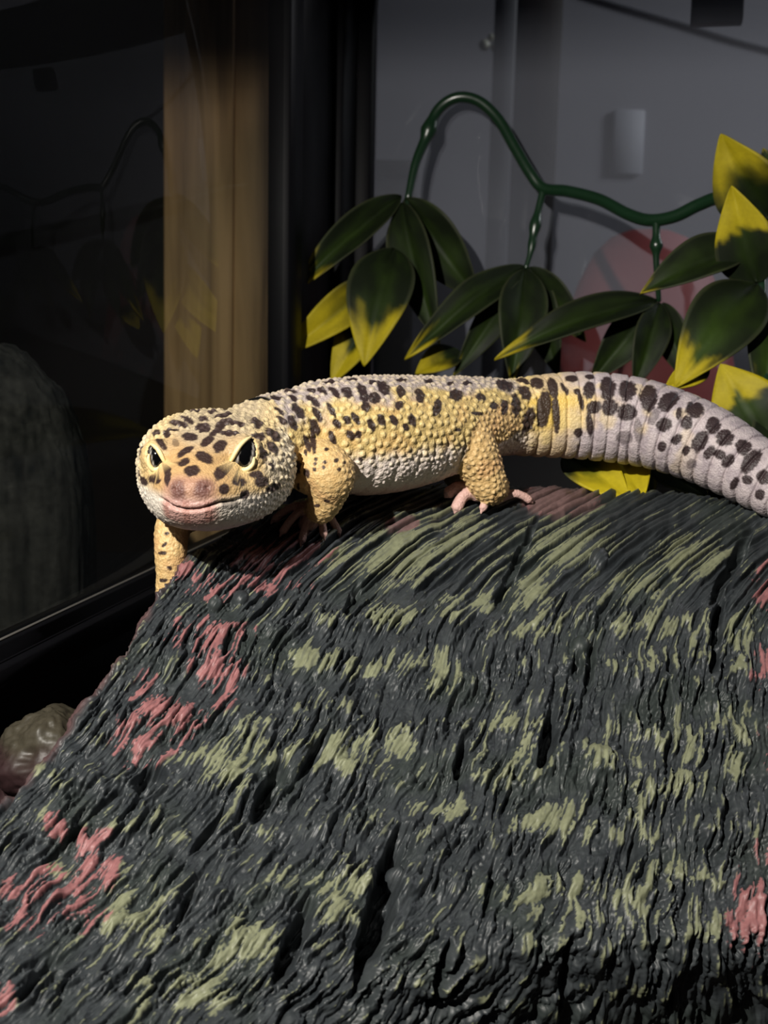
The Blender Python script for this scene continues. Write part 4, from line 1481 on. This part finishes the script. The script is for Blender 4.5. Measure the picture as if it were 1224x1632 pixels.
leaf((846, 430, 40.1), (890, 600, 39.8), 66, (-0.2, 0.1), 0.98, 0.4, 0.3, seed=17)
leaf((735, 560, 39.6), (662, 596, 39.0), 54, (0, 0.7), 0.5, 0.3, 0.2, seed=11, ysoft=0.3)
TWIG = TW_R
leaf((1048, 478, 37.6), (788, 573, 36.8), 66, (0.2, 0.7), 0.86, 0.4, 0.4, seed=12)
leaf((1052, 482, 37.6), (1010, 622, 37.0), 60, (0.2, 0.2), 0.98, 0.4, 0.35, seed=13)
leaf((1056, 482, 37.7), (1098, 610, 37.4), 56, (-0.3, 0.2), 0.98, 0.4, 0.35, seed=14)
leaf((1046, 482, 37.8), (940, 610, 37.8), 70, (0.2, 0.3), 0.98, 0.4, 0.3, seed=15)
TWIG = TW_N
leaf((1226, 352, 34.6), (1148, 214, 33.9), 116, (-0.35, -0.25), 0.55, 0.2, 0.2, seed=20, ysoft=0.25, wp=0.75)
leaf((1206, 452, 33.0), (1166, 296, 32.2), 100, (-0.1, -0.3), 0.52, 0.25, 0.15, seed=21, wp=0.72, ysoft=0.06)
leaf((1196, 392, 33.4), (1020, 468, 33.0), 84, (0.2, 0.7), 0.95, 0.35, 0.35, seed=22)
leaf((1207, 452, 32.6), (1076, 617, 31.4), 118, (-0.1, 0.15), 0.74, 0.5, 0.15, seed=23, midg=1.0, ysoft=0.07)
leaf((1130, 585, 31.9), (1058, 622, 31.6), 46, (0, 0.5), 0.3, 0.3, 0.2, seed=28)
leaf((1218, 700, 30.4), (1148, 580, 30.9), 118, (-0.1, 0.2), 0.46, 0.2, 0.12, seed=24, wp=0.7, ysoft=0.05, midg=1.1)
leaf((1236, 476, 32.4), (1214, 650, 31.4), 76, (0.1, 0.1), 0.80, 0.4, 0.2, seed=25, midg=1.0)
leaf((1250, 640, 31.0), (1228, 786, 29.8), 90, (0, 0.1), 0.97, 0.3, 0.3, seed=26)
leaf((1222, 640, 31.2), (1120, 715, 30.6), 70, (0.1, 0.6), 0.97, 0.3, 0.3, seed=27)
leaf((1240, 300, 34.9), (1216, 236, 34.6), 40, (0, 0), 0.95, 0.3, 0.2, seed=29)
leaf((1195, 455, 33.2), (1110, 540, 32.6), 70, (0.3, 0.4), 0.97, 0.3, 0.3, seed=30)
TWIG = TW_U          # lit leaves under the tail
leaf((900, 722, 28.3), (1004, 799, 26.7), 78, (0.0, 0.7), 0.46, 0.25, 0.1, seed=31, midg=1.6, ysoft=0.2)
leaf((972, 706, 28.4), (1024, 796, 26.7), 84, (0.1, 0.6), 0.30, 0.2, 0.1, seed=32, midg=1.6, ysoft=0.15)
leaf((1040, 735, 28.6), (1130, 796, 27.3), 60, (0.1, 0.7), 0.97, 0.2, 0.15, seed=33)
# leaves trailing behind the hide
for k_, (bx_, by_, tx_, ty_, ww) in enumerate([(960, 610, 945, 790, 90), (1000, 610, 1040, 790, 95), (1080, 640, 1120, 800, 95)]):
    leaf((bx_, by_, 34.5), (tx_, ty_, 33.2), ww, (0.1 * (-1) ** k_, 0.1), 0.985, 0.3, 0.2, seed=40 + k_)
adopt(vine, *vp)
